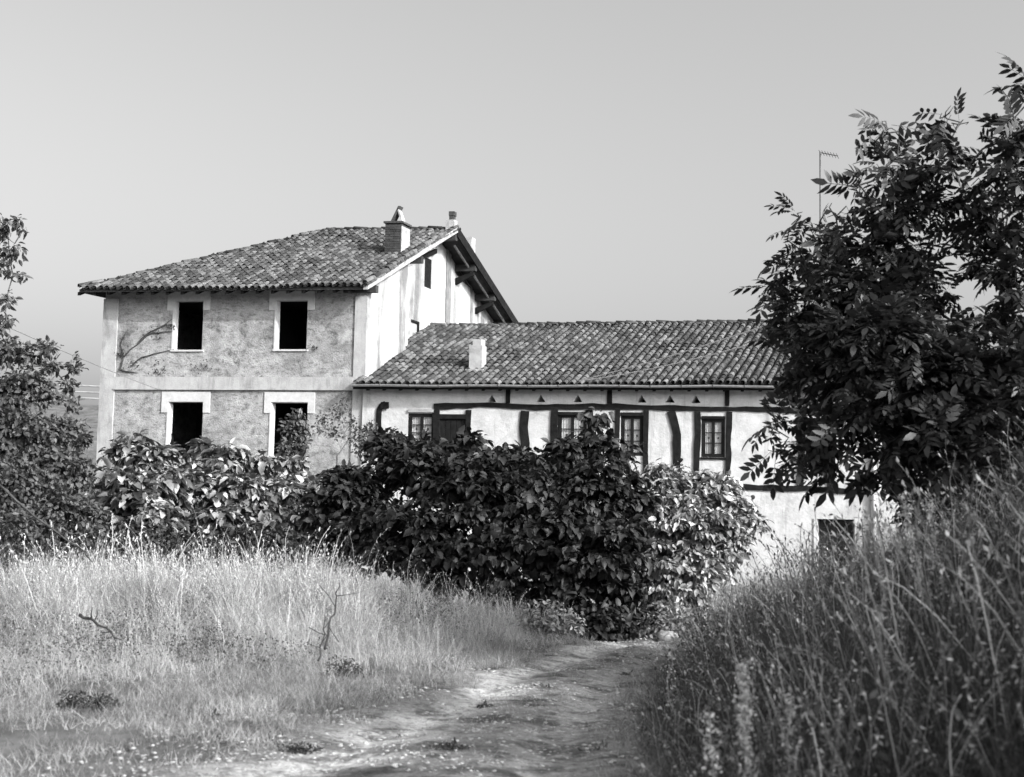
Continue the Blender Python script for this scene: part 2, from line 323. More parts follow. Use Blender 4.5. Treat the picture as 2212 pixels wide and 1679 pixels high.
def tile_slope(roof, e0, e1, updir, keep, nrow, step, colw, individual=300, lift=0.05):
    """e0->e1 eave line, updir: vector per metre up the slope"""
    e0 = np.array(e0); e1 = np.array(e1); ud = np.array(updir); ud = ud / np.linalg.norm(ud)
    du = (e1 - e0); Lc = np.linalg.norm(du); du = du / Lc; nrm = np.cross(du, ud); nrm /= np.linalg.norm(nrm)
    if nrm[2] < 0: nrm = -nrm
    nc = int(Lc / colw); P = []; Q = []
    for c in range(nc + 1):
        wob = rng.normal(0, .012); 
        for r in range(nrow):
            base = e0 + du * (c + .5) * colw * (Lc / (nc * colw)) + ud * r * step
            if keep(base + ud * .2): P.append(base + du * (wob + rng.normal(0, .006)) + ud * rng.normal(0, .012))
            pb = base - du * colw * .5
            if keep(pb + ud * .2): Q.append(pb)
    P = np.array(P); Q = np.array(Q)
    def TR(P, up, tilt, jit):
        d = np.tile(ud - nrm * tilt, (len(P), 1)) + du * rng.normal(0, jit, (len(P), 1)); nn = np.tile(nrm, (len(P), 1))
        P = P + nrm * (up + sag(P)[:, None] + rng.normal(0, .004, (len(P), 1)))
        return frames(P, d, nn, np.full(len(P), 1.0) * rng.uniform(.96, 1.04, len(P)))
    T = TR(P, lift, 0.045, .02); TQ = TR(Q, lift + .0, 0.03, .005)
    dist = np.linalg.norm(P - CAM, axis=1); order = np.argsort(dist)
    ind = order[:individual]; rest = order[individual:]
    if individual: pieces('roof_tile', ME_TILE, T[ind], roof, MT['tile'])
    off = np.array(wloc(roof))
    link_mesh('cover_tiles', scatter('cover_tiles', T_COVER, T[rest], off, True), MT['tile'], roof, kind='stuff')
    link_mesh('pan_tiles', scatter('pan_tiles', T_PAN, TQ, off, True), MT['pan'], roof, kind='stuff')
def ridge_tiles(roof, p0, p1, name='ridge_tile', n=None):
    p0 = np.array(p0); p1 = np.array(p1); L = np.linalg.norm(p1 - p0); d = (p1 - p0) / L; n = int(L / .36)
    P = np.array([p0 + d * i * .36 for i in range(n + 1)]); P[:, 2] += sag(P) + .02 + rng.normal(0, .012, len(P))
    T = frames(P, np.tile(d, (len(P), 1)) + np.array([0, 0, -.04]) + rng.normal(0, .02, (len(P), 3)), np.tile([0, 0, 1.], (len(P), 1)), np.full(len(P), 1.25))
    pieces(name, ME_TILE, T, roof, MT['tile'])

def wallpiece(fn_axis):
    return fn_axis
FRONT = lambda s, d, z: W(s, d, z)                    # plates parallel to the facade, depth = b
def SIDE(a0): return lambda s, d, z: W(a0 - d, s, z)  # plates parallel to the gable, s = b, depth inward
def crooked(mb, pts, w, b0=-0.045, b1=0.05, amp=0.02, n=10, seed=0):
    """wavy timber on the facade; pts = [(a,z),...], w half width"""
    pts = np.array(pts, float); seg = np.linalg.norm(np.diff(pts, axis=0), axis=1); t = np.concatenate([[0], np.cumsum(seg)])
    m = max(n, int(t[-1] / .35)); tt = np.linspace(0, t[-1], m); c = np.stack([np.interp(tt, t, pts[:, 0]), np.interp(tt, t, pts[:, 1])], 1)
    d = np.gradient(c, axis=0); d /= np.linalg.norm(d, axis=1, keepdims=True); nn = np.stack([-d[:, 1], d[:, 0]], 1)
    w = np.interp(tt, np.linspace(0, t[-1], len(w)), w) if hasattr(w, '__len__') else np.full(m, w)
    o1 = (vnoise(tt * 2.2, tt * 0 + seed * 3.1, seed) - .5) * 3 * amp; o2 = (vnoise(tt * 2.8, tt * 0 + seed * 5.7, seed + 9) - .5) * 3 * amp
    L = c + nn * (w + o1)[:, None]; Rr = c - nn * (w + o2)[:, None]
    poly = [tuple(p) for p in L] + [tuple(p) for p in Rr[::-1]]
    k = len(mb.v); N = len(poly)
    mb.v += [tuple(W(p[0], b0, p[1])) for p in poly] + [tuple(W(p[0], b1, p[1])) for p in poly]
    for i in range(m - 1):
        a, b, c2, d2 = i, i + 1, N - 2 - i, N - 1 - i
        mb.f.append((k + a, k + b, k + c2, k + d2)); mb.f.append((k + N + a, k + N + d2, k + N + c2, k + N + b))
    for i in range(N): mb.f.append((k + i, k + (i + 1) % N, k + N + (i + 1) % N, k + N + i))

# ------------------------------------------------------------------ MAIN HOUSE
house = empty('stone_house', W(-4.6, 6, 0), 'tall grey rendered old house with gaping dark window openings and hipped tile roof', 'house')
AL, AR, ARb, BJ, BD, HT = -9.17, 0.0, -0.5, 3.25, 13.9, 9.32
SLF, RB, RZ = 0.455, 6.7, 12.62            # front roof slope, ridge b and z
EZ = RZ - SLF * (RB + 0.75)                # eave z at b=-0.75
SLR = 0.38
def zroof(b): return RZ - SLF * (RB - b) if b < RB else RZ - SLR * (b - RB)
def win(x0, x1, y0, y1):
    a0, z1 = fa(x0 - 7, y0); a1, _ = fa(x1, y0); _, z0 = fa((x0 + x1) / 2, y1); return (a0, a1, z0, z1)
WIN = [win(385, 441, 650, 756), win(605, 666, 649, 755), win(372, 440, 868, 985), win(594, 666, 869, 985)]
mb = MB(); mb.prism(rect(AL, AR, 0, HT), FRONT, 0.0, 0.24, [rect(*w_) for w_ in WIN]); front = mb.build('front_wall', MT['render'], house)
# reveals painted white
mb = MB()
for (a0, a1, z0, z1) in WIN:
    for bx in ((a0 - .001, a0 + .012, 0.004, .235, z0, z1 - .013), (a1 - .012, a1 + .001, 0.004, .235, z0, z1 - .013), (a0, a1, 0.004, .235, z1 - .012, z1 + .001)):
        mb = MB(); mb.box(*bx); mb.build('painted_reveal', MT['trim'], front)
def gable_poly(b0, b1, drop=0.16):
    bs = [b0] + ([RB] if b0 < RB < b1 else []) + [b1]
    return [(b0, 0), (b1, 0)] + [(b, zroof(b) - drop) for b in reversed(bs)]
sl0, sl1 = ga(918, 555, ARb), ga(930, 625, ARb); sw0, sw1 = ga(888, 690, ARb), ga(904, 722, ARb)
slit = (sl0[0], sl1[0] + .05, sl1[1], sl0[1]); smw = (sw0[0], sw1[0], sw1[1], sw0[1])
mb = MB(); mb.prism(gable_poly(0.552, BJ), SIDE(AR), 0.0, 0.5); mb.box(ARb + .002, AR - .002, BJ - .4, BJ, 0, zroof(BJ) - .16); mb.build('gable_wall', MT['white2'], house)
mb = MB(); mb.prism(gable_poly(BJ + .002, BD), SIDE(ARb), 0.0, 0.5, [rect(*slit), rect(*smw)]); mb.build('gable_wall', MT['white2'], house)
# end face of the front wall where it forms the gable corner
mb = MB(); mb.prism([(0.002, 0), (0.55, 0), (0.55, zroof(.55) - .16), (0.002, zroof(0) - .16)], SIDE(0.006), 0.0, 0.01); mb.build('corner_face', MT['white2'], house)
mb = MB(); mb.box(AL, AL + .5, .55, BD, 0, HT); mb.box(AL + .5, ARb - .5, BD - .5, BD, 0, HT); mb.build('rear_wall', MT['render'], house)
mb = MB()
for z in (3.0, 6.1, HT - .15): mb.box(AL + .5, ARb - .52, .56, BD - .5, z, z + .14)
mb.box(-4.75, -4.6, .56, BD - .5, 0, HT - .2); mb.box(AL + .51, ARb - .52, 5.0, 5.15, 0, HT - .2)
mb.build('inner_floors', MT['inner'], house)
# strips, band
zb1 = fa(500, 815)[1]; zb0 = fa(500, 843)[1]; al1 = fa(250, 800)[0]; ar0 = fa(765, 780)[0]
mb = MB(); mb.box(AL - .03, al1, -.05, -.002, 0, HT - .3); mb.build('corner_strip', MT['smooth'], front)
mb = MB(); mb.box(ar0, AR + .004, -.05, -.002, 0, HT - .3); mb.build('corner_strip', MT['smooth'], front)
mb = MB(); mb.box(al1 + .002, ar0 - .002, -.055, -.002, zb0, zb1); mb.box(al1 + .002, ar0 - .002, -.085, -.056, zb0, zb0 + .05); mb.build('string_course', MT['smooth'], front)
for i, (a0, a1, z0, z1) in enumerate(WIN):
    e = .24; t = .30 if i < 2 else .33; dr = .33 if i < 2 else .36
    mb = MB(); mb.prism([(a0 - e, z1 + t), (a0 - e, z1 - dr), (a0 - .0, z1 - dr), (a0 - .0, z1), (a1 + .0, z1), (a1 + .0, z1 - dr), (a1 + e - .01, z1 - dr), (a1 + e - .01, z1 + t)], FRONT, -.035, -.002)
    mb.build('window_lintel', MT['trim'], front)
    mb = MB(); mb.box(a0 - .05, a0 - .002, -.02, -.002, z0, z1 - dr - .002); mb.build('lit_reveal_strip', MT['trim'], front)  # pale strip on the left only puts the sunlit reveal into colour
    mb = MB(); mb.box(a0 - .06, a1 + .06, -.05, .25, z0 - .06, z0 - .002); mb.build('window_sill', MT['trim'], front)
# roof
roof = MB(); RAo, RAo2 = 0.32, 0.32
Ha = fa(705, 503, RB)[0]; ALo = AL - .46
def slab(mb, pts, th=.1):
    k = len(pts); up = [np.array(p) for p in pts]; dn = [p - Zv * th for p in up]
    mb.add(up + dn, [tuple(range(k)), tuple(range(2 * k - 1, k - 1, -1))] + [(i, (i + 1) % k, k + (i + 1) % k, k + i) for i in range(k)])
BE = BD + .75; EZR = zroof(BE)
slab(roof, [W(ALo, -.75, EZ), W(RAo, -.75, EZ), W(RAo, RB, RZ), W(Ha, RB, RZ)]); 
slab(roof, [W(RAo, RB, RZ - .002), W(RAo, BE, EZR), W(ALo, BE, EZR), W(Ha, RB, RZ - .002)])
slab(roof, [W(ALo, BE, EZR - .003), W(ALo, -.75, EZ - .003), W(Ha, RB, RZ - .003)])
rf = roof.build('roof', MT['soffit'], house)
def inv(p):
    q = np.linalg.solve(np.array([[U[0], V[0]], [U[1], V[1]]]), (p - O)[:2]); return q
def keepF(p):
    a, b = inv(p); ah = ALo + (Ha - ALo) * (b + .75) / (RB + .75); return a > ah + .02 and a < RAo + .05 and b < RB + .02
# chimney footprint found from the photo on the front slope
nF = np.cross(U, np.array([V[0], V[1], SLF])); cb = on_plane(848, 553, W(0, RB, RZ), nF); ca, cbb = inv(cb)
tile_slope(rf, W(ALo, -.82, EZ - .03), W(RAo + .1, -.82, EZ - .03), V + Zv * SLF, keepF, 27, .31, .238, 300)
def keepL(p):
    a, b = inv(p); return True
# left hip slope
mb = None
def tri_keep(p):
    a, b = inv(p); t = (a - ALo) / (Ha - ALo)
    return 0 <= t <= 1 and b > -.75 + (RB + .75) * t and b < BE - (BE - RB) * t
tile_slope(rf, W(ALo - .05, BE, EZ - .03), W(ALo - .05, -.75, EZ - .03), U + Zv * ((RZ - EZ) / (Ha - ALo)), tri_keep, 25, .31, .24, 0)
ridge_tiles(rf, W(ALo, -.78, EZ + .03), W(Ha, RB, RZ + .05)); ridge_tiles(rf, W(Ha, RB, RZ + .06), W(RAo - .1, RB, RZ + .06))
# verge on the gable side: mortar bedding and verge tiles
mb = MB(); mb.prism([(-.78, EZ - .1), (RB, RZ - .1), (RB, RZ + .1), (-.78, EZ + .06)], SIDE(RAo + .03), 0, .16); mb.build('verge_mortar', MT['mortar'], rf)
ridge_tiles(rf, W(RAo - .08, -.8, EZ + .08), W(RAo - .08, RB, RZ + .1), 'verge_tile')
mb = MB(); mb.prism([(RB, RZ - .26), (BE, EZR - .26), (BE, EZR + .10), (RB, RZ + .12)], SIDE(RAo + .04), 0, .05); mb.build('barge_board', MT['timber'], rf)
mb = MB(); mb.prism([(RB + .5, zroof(RB + .5) - .36), (BE, EZR - .36), (BE, EZR - .28), (RB + .5, zroof(RB + .5) - .28)], SIDE(RAo - .25), 0, .06); mb.build('verge_rafter', MT['greywood'], rf)
for k in range(19):
    a = AL - .5 + k * .52; mb = MB(); s_, e_ = W(a, -.7, EZ - .16 + .02), W(a, .0, EZ - .16 + SLF * .7)
    mb.hexa([s_ - U * .05 - Zv * .06, s_ + U * .05 - Zv * .06, e_ + U * .05 - Zv * .06, e_ - U * .05 - Zv * .06, s_ - U * .05 + Zv * .05, s_ + U * .05 + Zv * .05, e_ + U * .05 + Zv * .05, e_ - U * .05 + Zv * .05]); mb.build('rafter', MT['timber'], rf)
for b in (-.0, 3.6, RB, 8.75, 10.9, 13.0):
    mb = MB(); z = zroof(b) - .30; mb.box(ARb - .3, RAo - .02, b - .1, b + .1, z - .12, z + .12); mb.build('purlin', MT['soffit'], house)
for b in (8.75, 10.9):
    mb = MB(); z = zroof(b) - .45; p0 = W(ARb + .02, b, z - .5); p1 = W(RAo - .1, b, z); mb.hexa([p0 - V * .07, p0 + V * .07, p1 + V * .07 - Zv * .14, p1 - V * .07 - Zv * .14, p0 - V * .07 + Zv * .25, p0 + V * .07 + Zv * .25, p1 + V * .07, p1 - V * .07]); mb.build('bracket', MT['timber'], house)
# timbers of the gable
def gtimber(name, pts0, pts1, w, m, proud=.04):
    mb = MB(); (b0, z0), (b1, z1) = pts0, pts1
    mb.prism([(b0 - w, z0), (b0 + w, z0), (b1 + w * .9, z1), (b1 - w * .9, z1)], SIDE(ARb + proud), 0, proud + .1); mb.build(name, m, house)
pk, pk2 = ga(966, 698, ARb), ga(969, 527, ARb); gtimber('gable_post', pk, pk2, .24, MT['greywood'])
pk, pk2 = ga(1018, 698, ARb), ga(1018, 600, ARb); gtimber('gable_post', (pk[0], pk[1]), (pk2[0], pk2[1] - .1), .13, MT['greywood'], .01)
mb = MB(); c1, c2 = ga(900, 562, ARb), ga(938, 545, ARb); mb.prism([(c1[0], c1[1] - .02), (c2[0], c2[1] - .05), (c2[0], c2[1] + .12), (c1[0], c1[1] + .12)], SIDE(ARb + .12), 0, .14); mb.build('slit_lintel', MT['timber'], house)
pl = [ga(x, y, ARb) for x, y in ((984, 545), (1000, 552), (1016, 570), (1030, 600), (1046, 630), (1048, 662), (1018, 612), (996, 606), (985, 592), (982, 566))]
mb = MB(); mb.prism([(p[0], min(p[1], zroof(p[0]) - .2)) for p in pl], SIDE(ARb + .012), 0, .03); mb.build('recess_patch', MT['soffit'], house)  # dark board sheet stands for the dark recess of fallen plaster
for kk in (0, 1):
    b0_ = slit[0] + (slit[1] - slit[0]) * kk / 2; b1_ = slit[0] + (slit[1] - slit[0]) * (kk + 1) / 2
    mb = MB(); mb.box(ARb - .05, ARb - .012, b0_ + .004, b1_ - .004, slit[2], slit[3]); mb.build('slit_board', MT['timber'], house)
mb = MB(); mb.box(ARb - .06, ARb - .03, smw[0], smw[1], smw[2], smw[3]); mb.build('window_pane', MT['concrete'], house)
mb = MB(); mb.box(ARb - .028, ARb + .03, smw[1] - .09, smw[1], smw[2], smw[3]); mb.build('recess_shade_side', MT['timber'], house)  # dark strip puts the recess shadow beside the pane
mb = MB(); mb.box(ARb - .028, ARb + .03, smw[0], smw[1] - .092, smw[3] - .08, smw[3]); mb.build('recess_shade_top', MT['timber'], house)  # dark strip puts the recess shadow above the pane
# chimneys of the main house: every course of the near stack as a brick band part
def chimney_main():
    ws, wd, top = .58, .70, 1.16
    zc = cb[2]
    mb = MB(); mb.box(ca - ws / 2, ca + ws / 2, cbb, cbb + wd, zc - .35, zc + top - .02); ch = mb.build('chimney', MT['brickd'], rf)
    mb = MB(); mb.box(ca + ws / 2, ca + ws / 2 + .02, cbb + .005, cbb + wd - .005, zc - .3, zc + top - .1); mb.build('sunlit_side', MT['concrete'], ch)  # pale plate puts the sunlit face of the stack into colour
    for k, zz in enumerate(np.arange(zc, zc + top - .1, .085)):
        for j in range(2):
            st = -.0 if k % 2 else -.12; x0 = ca - ws / 2 + j * .30 + (st if j else 0); x1 = ca - ws / 2 + (.30 + (0 if k % 2 else -.12) if j == 0 else ws)
            mb = MB(); mb.box(x0 + .006, x1 - .006, cbb - .018 - random.random() * .01, cbb + .01, zz + .005, zz + .078); mb.build('brick', MT['brickd'], ch)
    mb = MB(); mb.box(ca - ws / 2 - .05, ca + ws / 2 + .06, cbb - .05, cbb + wd + .05, zc + top, zc + top + .07); mb.build('cap_slab', MT['brickd'], ch)
    mb = MB()
    p = W(ca - .08, cbb + .2, zc + top + .08)
    for sg, t in ((1, .0), (-1, .0)):
        b0 = p + U * (-.13 if sg > 0 else .27); tp = p + U * .10 + Zv * .48
        mb2 = MB(); mb2.hexa([b0, b0 + V * .3, b0 + V * .3 + U * .05, b0 + U * .05, tp, tp + V * .3, tp + V * .3 + U * .05, tp + U * .05] if sg < 0 else [b0, b0 + V * .3, b0 + V * .3 + U * .07, b0 + U * .07, tp + Zv * .1 + U * .04, tp + V * .3 + Zv * .1 + U * .04, tp + V * .3 + U * .11 + Zv * .1, tp + U * .11 + Zv * .1]); mb2.build('cowl_slab', MT['brickd'] if sg > 0 else MT['concrete'], ch)
    mb = MB(); b_ = W(ca + .1, cbb + .3, zc)
    mb.hexa([b_ + U * x + V * y + Zv * (z + SLF * y) for x, y, z in ((-.55, -.55, -.05), (.62, -.55, -.05), (.62, .6, -.05), (-.55, .6, -.05), (-.30, -.32, .16), (.32, -.32, .16), (.32, .4, .1), (-.3, .4, .1))]); mb.build('flashing_mortar', MT['mortar'], ch)
chimney_main()
r0 = fa(975, 480, RB)[0]
mb = MB(); mb.box(r0 - .16, r0 + .18, RB - .15, RB + .15, RZ - .1, RZ + .36); c2_ = mb.build('chimney', MT['mortar'], rf)
mb = MB(); mb.box(r0 - .05, r0 + .12, RB - .1, RB + .1, RZ + .36, RZ + .52); mb.box(r0 - .06, r0 + .15, RB - .12, RB + .12, RZ + .52, RZ + .68); mb.build('chimney_pot', MT['brickd'], c2_)
pp = ga(1016, 540, -.1); mb = MB(); mb.box(-.26, .02, pp[0] - .2, pp[0] + .2, zroof(pp[0]) - .1, ga(1016, 514, -.1)[1]); mb.build('chimney', MT['concrete'], rf)

# ------------------------------------------------------------------ LOW HALF-TIMBERED HOUSE
low = empty('farmhouse', W(9, 5, 0), 'low whitewashed half-timbered farmhouse with black beams and long tiled roof', 'house')
BF = -0.12; LA0, LA1 = -0.02, 18.6; LH = 6.02; LS = 0.42; LRB = 6.2; LE = -.50
LZE = 6.10; LZR = LZE + LS * (LRB - LE)
def lf(x, y): return fa(x, y, BF)
def lwin(x0, x1, y0, y1):
    a0, z1 = lf(x0, y0); a1, _ = lf(x1, y0); z0 = lf((x0 + x1) / 2, y1)[1]; return (a0, a1, z0, z1)
LW = [lwin(882, 940, 893, 960), lwin(1205, 1268, 894, 985), lwin(1341, 1390, 897, 985), lwin(1515, 1566, 904, 988), lwin(1743, 1792, 908, 992)]
shut = lwin(950, 1009, 903, 965); door = lwin(1765, 1846, 1121, 1250); door = (door[0], door[1], 0.0, door[3])
tri = []
for x, y in ((1062, 862), (1168, 862), (1248, 862), (1386, 863), (1447, 863), (1503, 864), (1652, 866), (1712, 868), (1790, 870)):
    a, z = lf(x, y); tri.append([(a - .15, z - .10), (a + .15, z - .10), (a, z + .14)])
LFR = lambda s, d, z: W(s, BF + d, z)
mb = MB(); mb.prism([(LA0, 0), (LA1, 0), (LA1, LH), (LA0, LH)], LFR, 0, .5, [rect(*w_) for w_ in LW] + [rect(*shut), rect(*door)] + tri)
lw = mb.build('front_wall', MT['white'], low)
def lz(b): return LZE + LS * (b - LE) if b < LRB else LZR - LS * (b - LRB)
LBD = 12.0
mb = MB(); mb.prism([(BF + .502, 0), (LBD, 0), (LBD, lz(LBD) - .14), (LRB, LZR - .14), (BF + .502, lz(BF + .5) - .14)], SIDE(LA1), 0, .45); mb.build('gable_wall', MT['white'], low)
mb = MB(); mb.box(LA0 + .45, LA1 - .5, LBD - .45, LBD, 0, lz(LBD) - .14); mb.box(LA0 + .02, LA0 + .4, .45, LBD, 0, 5.6); mb.build('rear_wall', MT['white'], low)
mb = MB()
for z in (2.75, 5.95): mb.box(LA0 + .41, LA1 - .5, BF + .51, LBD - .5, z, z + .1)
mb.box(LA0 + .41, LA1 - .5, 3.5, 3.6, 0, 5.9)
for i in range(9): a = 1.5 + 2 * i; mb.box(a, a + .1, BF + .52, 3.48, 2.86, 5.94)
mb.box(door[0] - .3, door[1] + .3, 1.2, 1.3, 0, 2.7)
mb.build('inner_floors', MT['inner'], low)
mb = MB(); mb.box(LA0 - .0, LA1 - .02, BF - .002, BF + .12, LH + .001, lz(BF) - .12 + .02); mb.build('wall_plate', MT['white'], low)
roof = MB(); LR1 = LA1 + .4; LA0r = 0.02
slab(roof, [W(LA0r - .13, LE, LZE), W(LR1, LE, LZE), W(LR1, LRB, LZR), W(ARb + .02, LRB, LZR), W(ARb + .02, BJ + .03, lz(BJ)), W(LA0r, BJ + .03, lz(BJ)), W(LA0r, 0.0, lz(0)), W(LA0r - .13, -.06, lz(-.06))], .10)
slab(roof, [W(ARb + .02, LRB, LZR - .002), W(LR1, LRB, LZR - .002), W(LR1, LBD + .4, lz(LBD + .4)), W(ARb + .02, LBD + .4, lz(LBD + .4))], .10)
lr = roof.build('roof', MT['soffit'], low)
def keepLow(p):
    a, b = inv(p); return a > ((-.12 if b < -.05 else .06) if b < BJ else ARb + .08) and a < LR1 + .1 and b < LRB + .05
eL, eR = W(-.9 + .25, LE - .08, LZE - .02), W(LR1 + .1, LE - .08, LZE - .02)
tile_slope(lr, eL, eR, V + Zv * LS, keepLow, 24, .31, .240, 300)
ridge_tiles(lr, W(ARb + .1, LRB, LZR + .05), W(LR1, LRB, LZR + .05))
# gutter: segments with straps
GA0, GA1 = -.16, LR1
def gutter_arc(a0, a1, dz0, dz1):
    mb = MB(); n = 6; r = .075; pts = []
    for a, dz in ((a0, dz0), (a1, dz1)):
        for k in range(n + 1):
            A = math.pi * k / n; pts.append(W(a, LE - .13 - r * math.cos(A), LZE - .03 + dz - r * math.sin(A)))
    fs = [(k, k + 1, n + 2 + k, n + 1 + k) for k in range(n)]; mb.add(pts, fs); pts2 = [p + Zv * .004 for p in pts]; return mb
nseg = 20
for k in range(nseg):
    a0 = GA0 + (GA1 - GA0) * k / nseg; a1 = GA0 + (GA1 - GA0) * (k + 1) / nseg
    dz = .012 * math.sin(k * 1.7); mb = gutter_arc(a0, a1 - .01, dz, .012 * math.sin((k + 1) * 1.7)); o = mb.build('gutter', MT['zinc'], lr, fix=False)
    mb = MB(); mb.tube([W(a1, LE - .13 - .085 * math.cos(A), LZE - .03 + .012 * math.sin((k + 1) * 1.7) - .085 * math.sin(A)) for A in np.linspace(-.2, math.pi, 7)], .012, 4); mb.build('gutter_strap', MT['metal'], lr)
mb = MB(); mb.box(GA0, GA1, LE - .04, LE - .012, LZE - .17, LZE - .02); mb.build('fascia_board', MT['timber'], lr)
for k in range(34):
    a = .3 + k * .54; mb = MB(); s_, e_ = W(a, LE, LZE - .15), W(a, BF - .05, LZE - .15 + LS * (BF - .05 - LE))
    mb.hexa([s_ - U * .045 - Zv * .06, s_ + U * .045 - Zv * .06, e_ + U * .045 - Zv * .06, e_ - U * .045 - Zv * .06, s_ - U * .045 + Zv * .04, s_ + U * .045 + Zv * .04, e_ + U * .045 + Zv * .04, e_ - U * .045 + Zv * .04]); mb.build('rafter', MT['timber'], lr)
# low chimney on the slope
nL = np.cross(U, np.array([V[0], V[1], LS])); p_ = on_plane(1027, 802, W(0, LRB, LZR), nL); a_, b_ = inv(p_)
mb = MB(); mb.box(a_ - .22, a_ + .20, b_, b_ + .42, p_[2] - .25, p_[2] + .86); lc = mb.build('chimney', MT['concrete'], lr)
mb = MB(); mb.box(a_ - .12, a_ + .16, b_ + .03, b_ + .40, p_[2] + .862, p_[2] + 1.06); mb.build('chimney_pot', MT['concrete'], lc)
mb = MB(); mb.box(a_ - .30, a_ + .30, b_ - .1, b_ + .5, p_[2] - .12, p_[2] + .06); mb.build('chimney_flashing', MT['mortar'], lc)
# beams and posts
def beam(name, px, w, seed, **k):
    mb = MB(); crooked(mb, [lf(*p) for p in px], w, BF - .045, BF + .05, seed=seed, **k); return mb.build(name, MT['timber'], lw)
S = 1 / 65.
beam('timber_beam', [(938, 879), (1000, 875), (1110, 877), (1160, 882), (1220, 880), (1300, 878), (1400, 880), (1500, 882), (1600, 884), (1700, 886), (1800, 888), (1875, 889)], 5.5 * S, 1, amp=.025)
beam('timber_beam', [(1130, 1052), (1400, 1050), (1640, 1053), (1680, 1056), (1740, 1056), (1800, 1060), (1877, 1064)], [6 * S, 6 * S, 5 * S], 2, amp=.02)
posts = [([(942, 884), (944, 1040)], 6.5), ([(1012, 886), (1013, 1045)], 5), ([(1135, 888), (1131, 930), (1135, 960), (1133, 1046)], 8.5), ([(1198, 886), (1198, 1045)], 6.5), ([(1275, 886), (1275, 1045)], 6), ([(1334, 886), (1332, 1046)], 5.5), ([(1396, 886), (1394, 1046)], 5.5),
         ([(1451, 888), (1456, 905), (1463, 935), (1461, 1047)], 8), ([(1508, 889), (1504, 1048)], 6), ([(1575, 890), (1572, 1049)], 5.5), ([(1734, 893), (1730, 1051)], 7), ([(1800, 895), (1795, 1055)], 6.5), ([(1700, 0), (1700, 0)], 0)]
for i, (p, w) in enumerate(posts):
    if w: beam('timber_post', p, w * S, 10 + i, amp=.018)
for i, (x, y0, y1) in enumerate(((1098, 838, 871), (1317, 840, 872), (1571, 842, 877), (1857, 846, 883))): beam('timber_stud', [(x, y0), (x, y1)], 4.5 * S, 40 + i, amp=.01)
beam('timber_brace', [(834, 873), (826, 876), (820, 886), (819, 905), (820, 960)], [6 * S, 5 * S, 5.5 * S, 6 * S, 6 * S], 60, amp=.012)
mb = MB(); a_b, z_b = lf(833, 877); mb.box(a_b - .13, a_b + .13, BF - .09, BF - .047, z_b - .1, z_b + .12); mb.build('beam_end', MT['timber'], lw)
# windows: timber frame, two sashes, glazing bars, panes with lace behind
def cw(i, w):
    a0, a1, z0, z1 = w
    mb = MB(); d0, d1 = BF + .012, BF + .08; f = .07
    mb.box(a0, a0 + f, d0, d1, z0, z1); mb.box(a1 - f, a1, d0, d1, z0, z1); mb.box(a0 + f, a1 - f, d0, d1, z1 - f, z1); mb.box(a0 + f, a1 - f, d0, d1, z0, z0 + f)
    wn = mb.build('window', MT['timber'], low)
    mid = (a0 + a1) / 2; zi0, zi1 = z0 + f, z1 - f
    for (s0, s1) in ((a0 + f + .002, mid - .002), (mid + .002, a1 - f - .002)):
        mb = MB(); t = .045; dd0, dd1 = d0 + .012, d1 - .012
        mb.box(s0, s0 + t, dd0, dd1, zi0, zi1); mb.box(s1 - t, s1, dd0, dd1, zi0, zi1); mb.box(s0 + t, s1 - t, dd0, dd1, zi1 - t, zi1); mb.box(s0 + t, s1 - t, dd0, dd1, zi0, zi0 + t)
        h = (zi1 - zi0 - 2 * t) / 3
        for k in (1, 2): mb.box(s0 + t, s1 - t, dd0 + .005, dd1 - .005, zi0 + t + h * k - .014, zi0 + t + h * k + .014)
        mb.build('sash', MT['timber'], wn)
        for k in range(3):
            mb = MB(); mb.box(s0 + t, s1 - t, dd0 + .018, dd0 + .022, zi0 + t + h * k + .015, zi0 + t + h * (k + 1) - .015); mb.build('pane', MT['glass'], wn)
        mb = MB(); n = 8
        for k in range(n):
            x0 = s0 + t * .5 + (s1 - s0 - t) * k / n; x1 = s0 + t * .5 + (s1 - s0 - t) * (k + 1) / n; q0, q1 = d1 + .01 + .015 * (k % 2), d1 + .01 + .015 * ((k + 1) % 2)
            mb.add([W(x0, q0, zi0), W(x1, q1, zi0), W(x1, q1, zi1), W(x0, q0, zi1)], [(0, 1, 2, 3)])
        mb.build('curtain', MT['curtain'], wn, fix=False)
        mb = MB(); cx_, cz_ = (s0 + s1) / 2, zi0 + t + h * 1.5; mb.prism([(cx_ + .035 * math.cos(A), cz_ + .045 * math.sin(A)) for A in np.linspace(0, 2 * math.pi, 7)[:-1]], FRONT, d1 + .003, d1 + .006); mb.build('curtain_motif', MT['darkleaf'], wn)
for i, w in enumerate(LW): cw(i, w)
for i, (x0, x1, y0, y1) in enumerate(((883, 938, 884, 891),)):
    a0, a1, z0, z1 = lwin(x0, x1, y0, y1); mb = MB(); mb.box(a0, a1, BF - .06, BF - .003, z0, z1); mb.build('window_hood', MT['concrete'], low)
# dark lintel timbers over the windows and sill timbers
for (x0, x1, y0, y1) in ((1206, 1268, 890, 897), (1341, 1389, 891, 899), (1516, 1567, 899, 905), (1742, 1793, 903, 909), (1513, 1568, 988, 993), (1741, 1793, 992, 998), (949, 1009, 895, 905)):
    a0, a1, z0, z1 = lwin(x0, x1, y0, y1); mb = MB(); mb.box(a0, a1, BF - .04, BF - .003, z0, z1); mb.build('timber_rail', MT['timber'], lw)
a0, a1, z0, z1 = shut
for k in range(5):
    mb = MB(); mb.box(a0 + (a1 - a0) * k / 5 + .006, a0 + (a1 - a0) * (k + 1) / 5 - .006, BF + .02 + .006 * (k % 2), BF + .05, z0, z1); mb.build('shutter_board', MT['timber'], low)
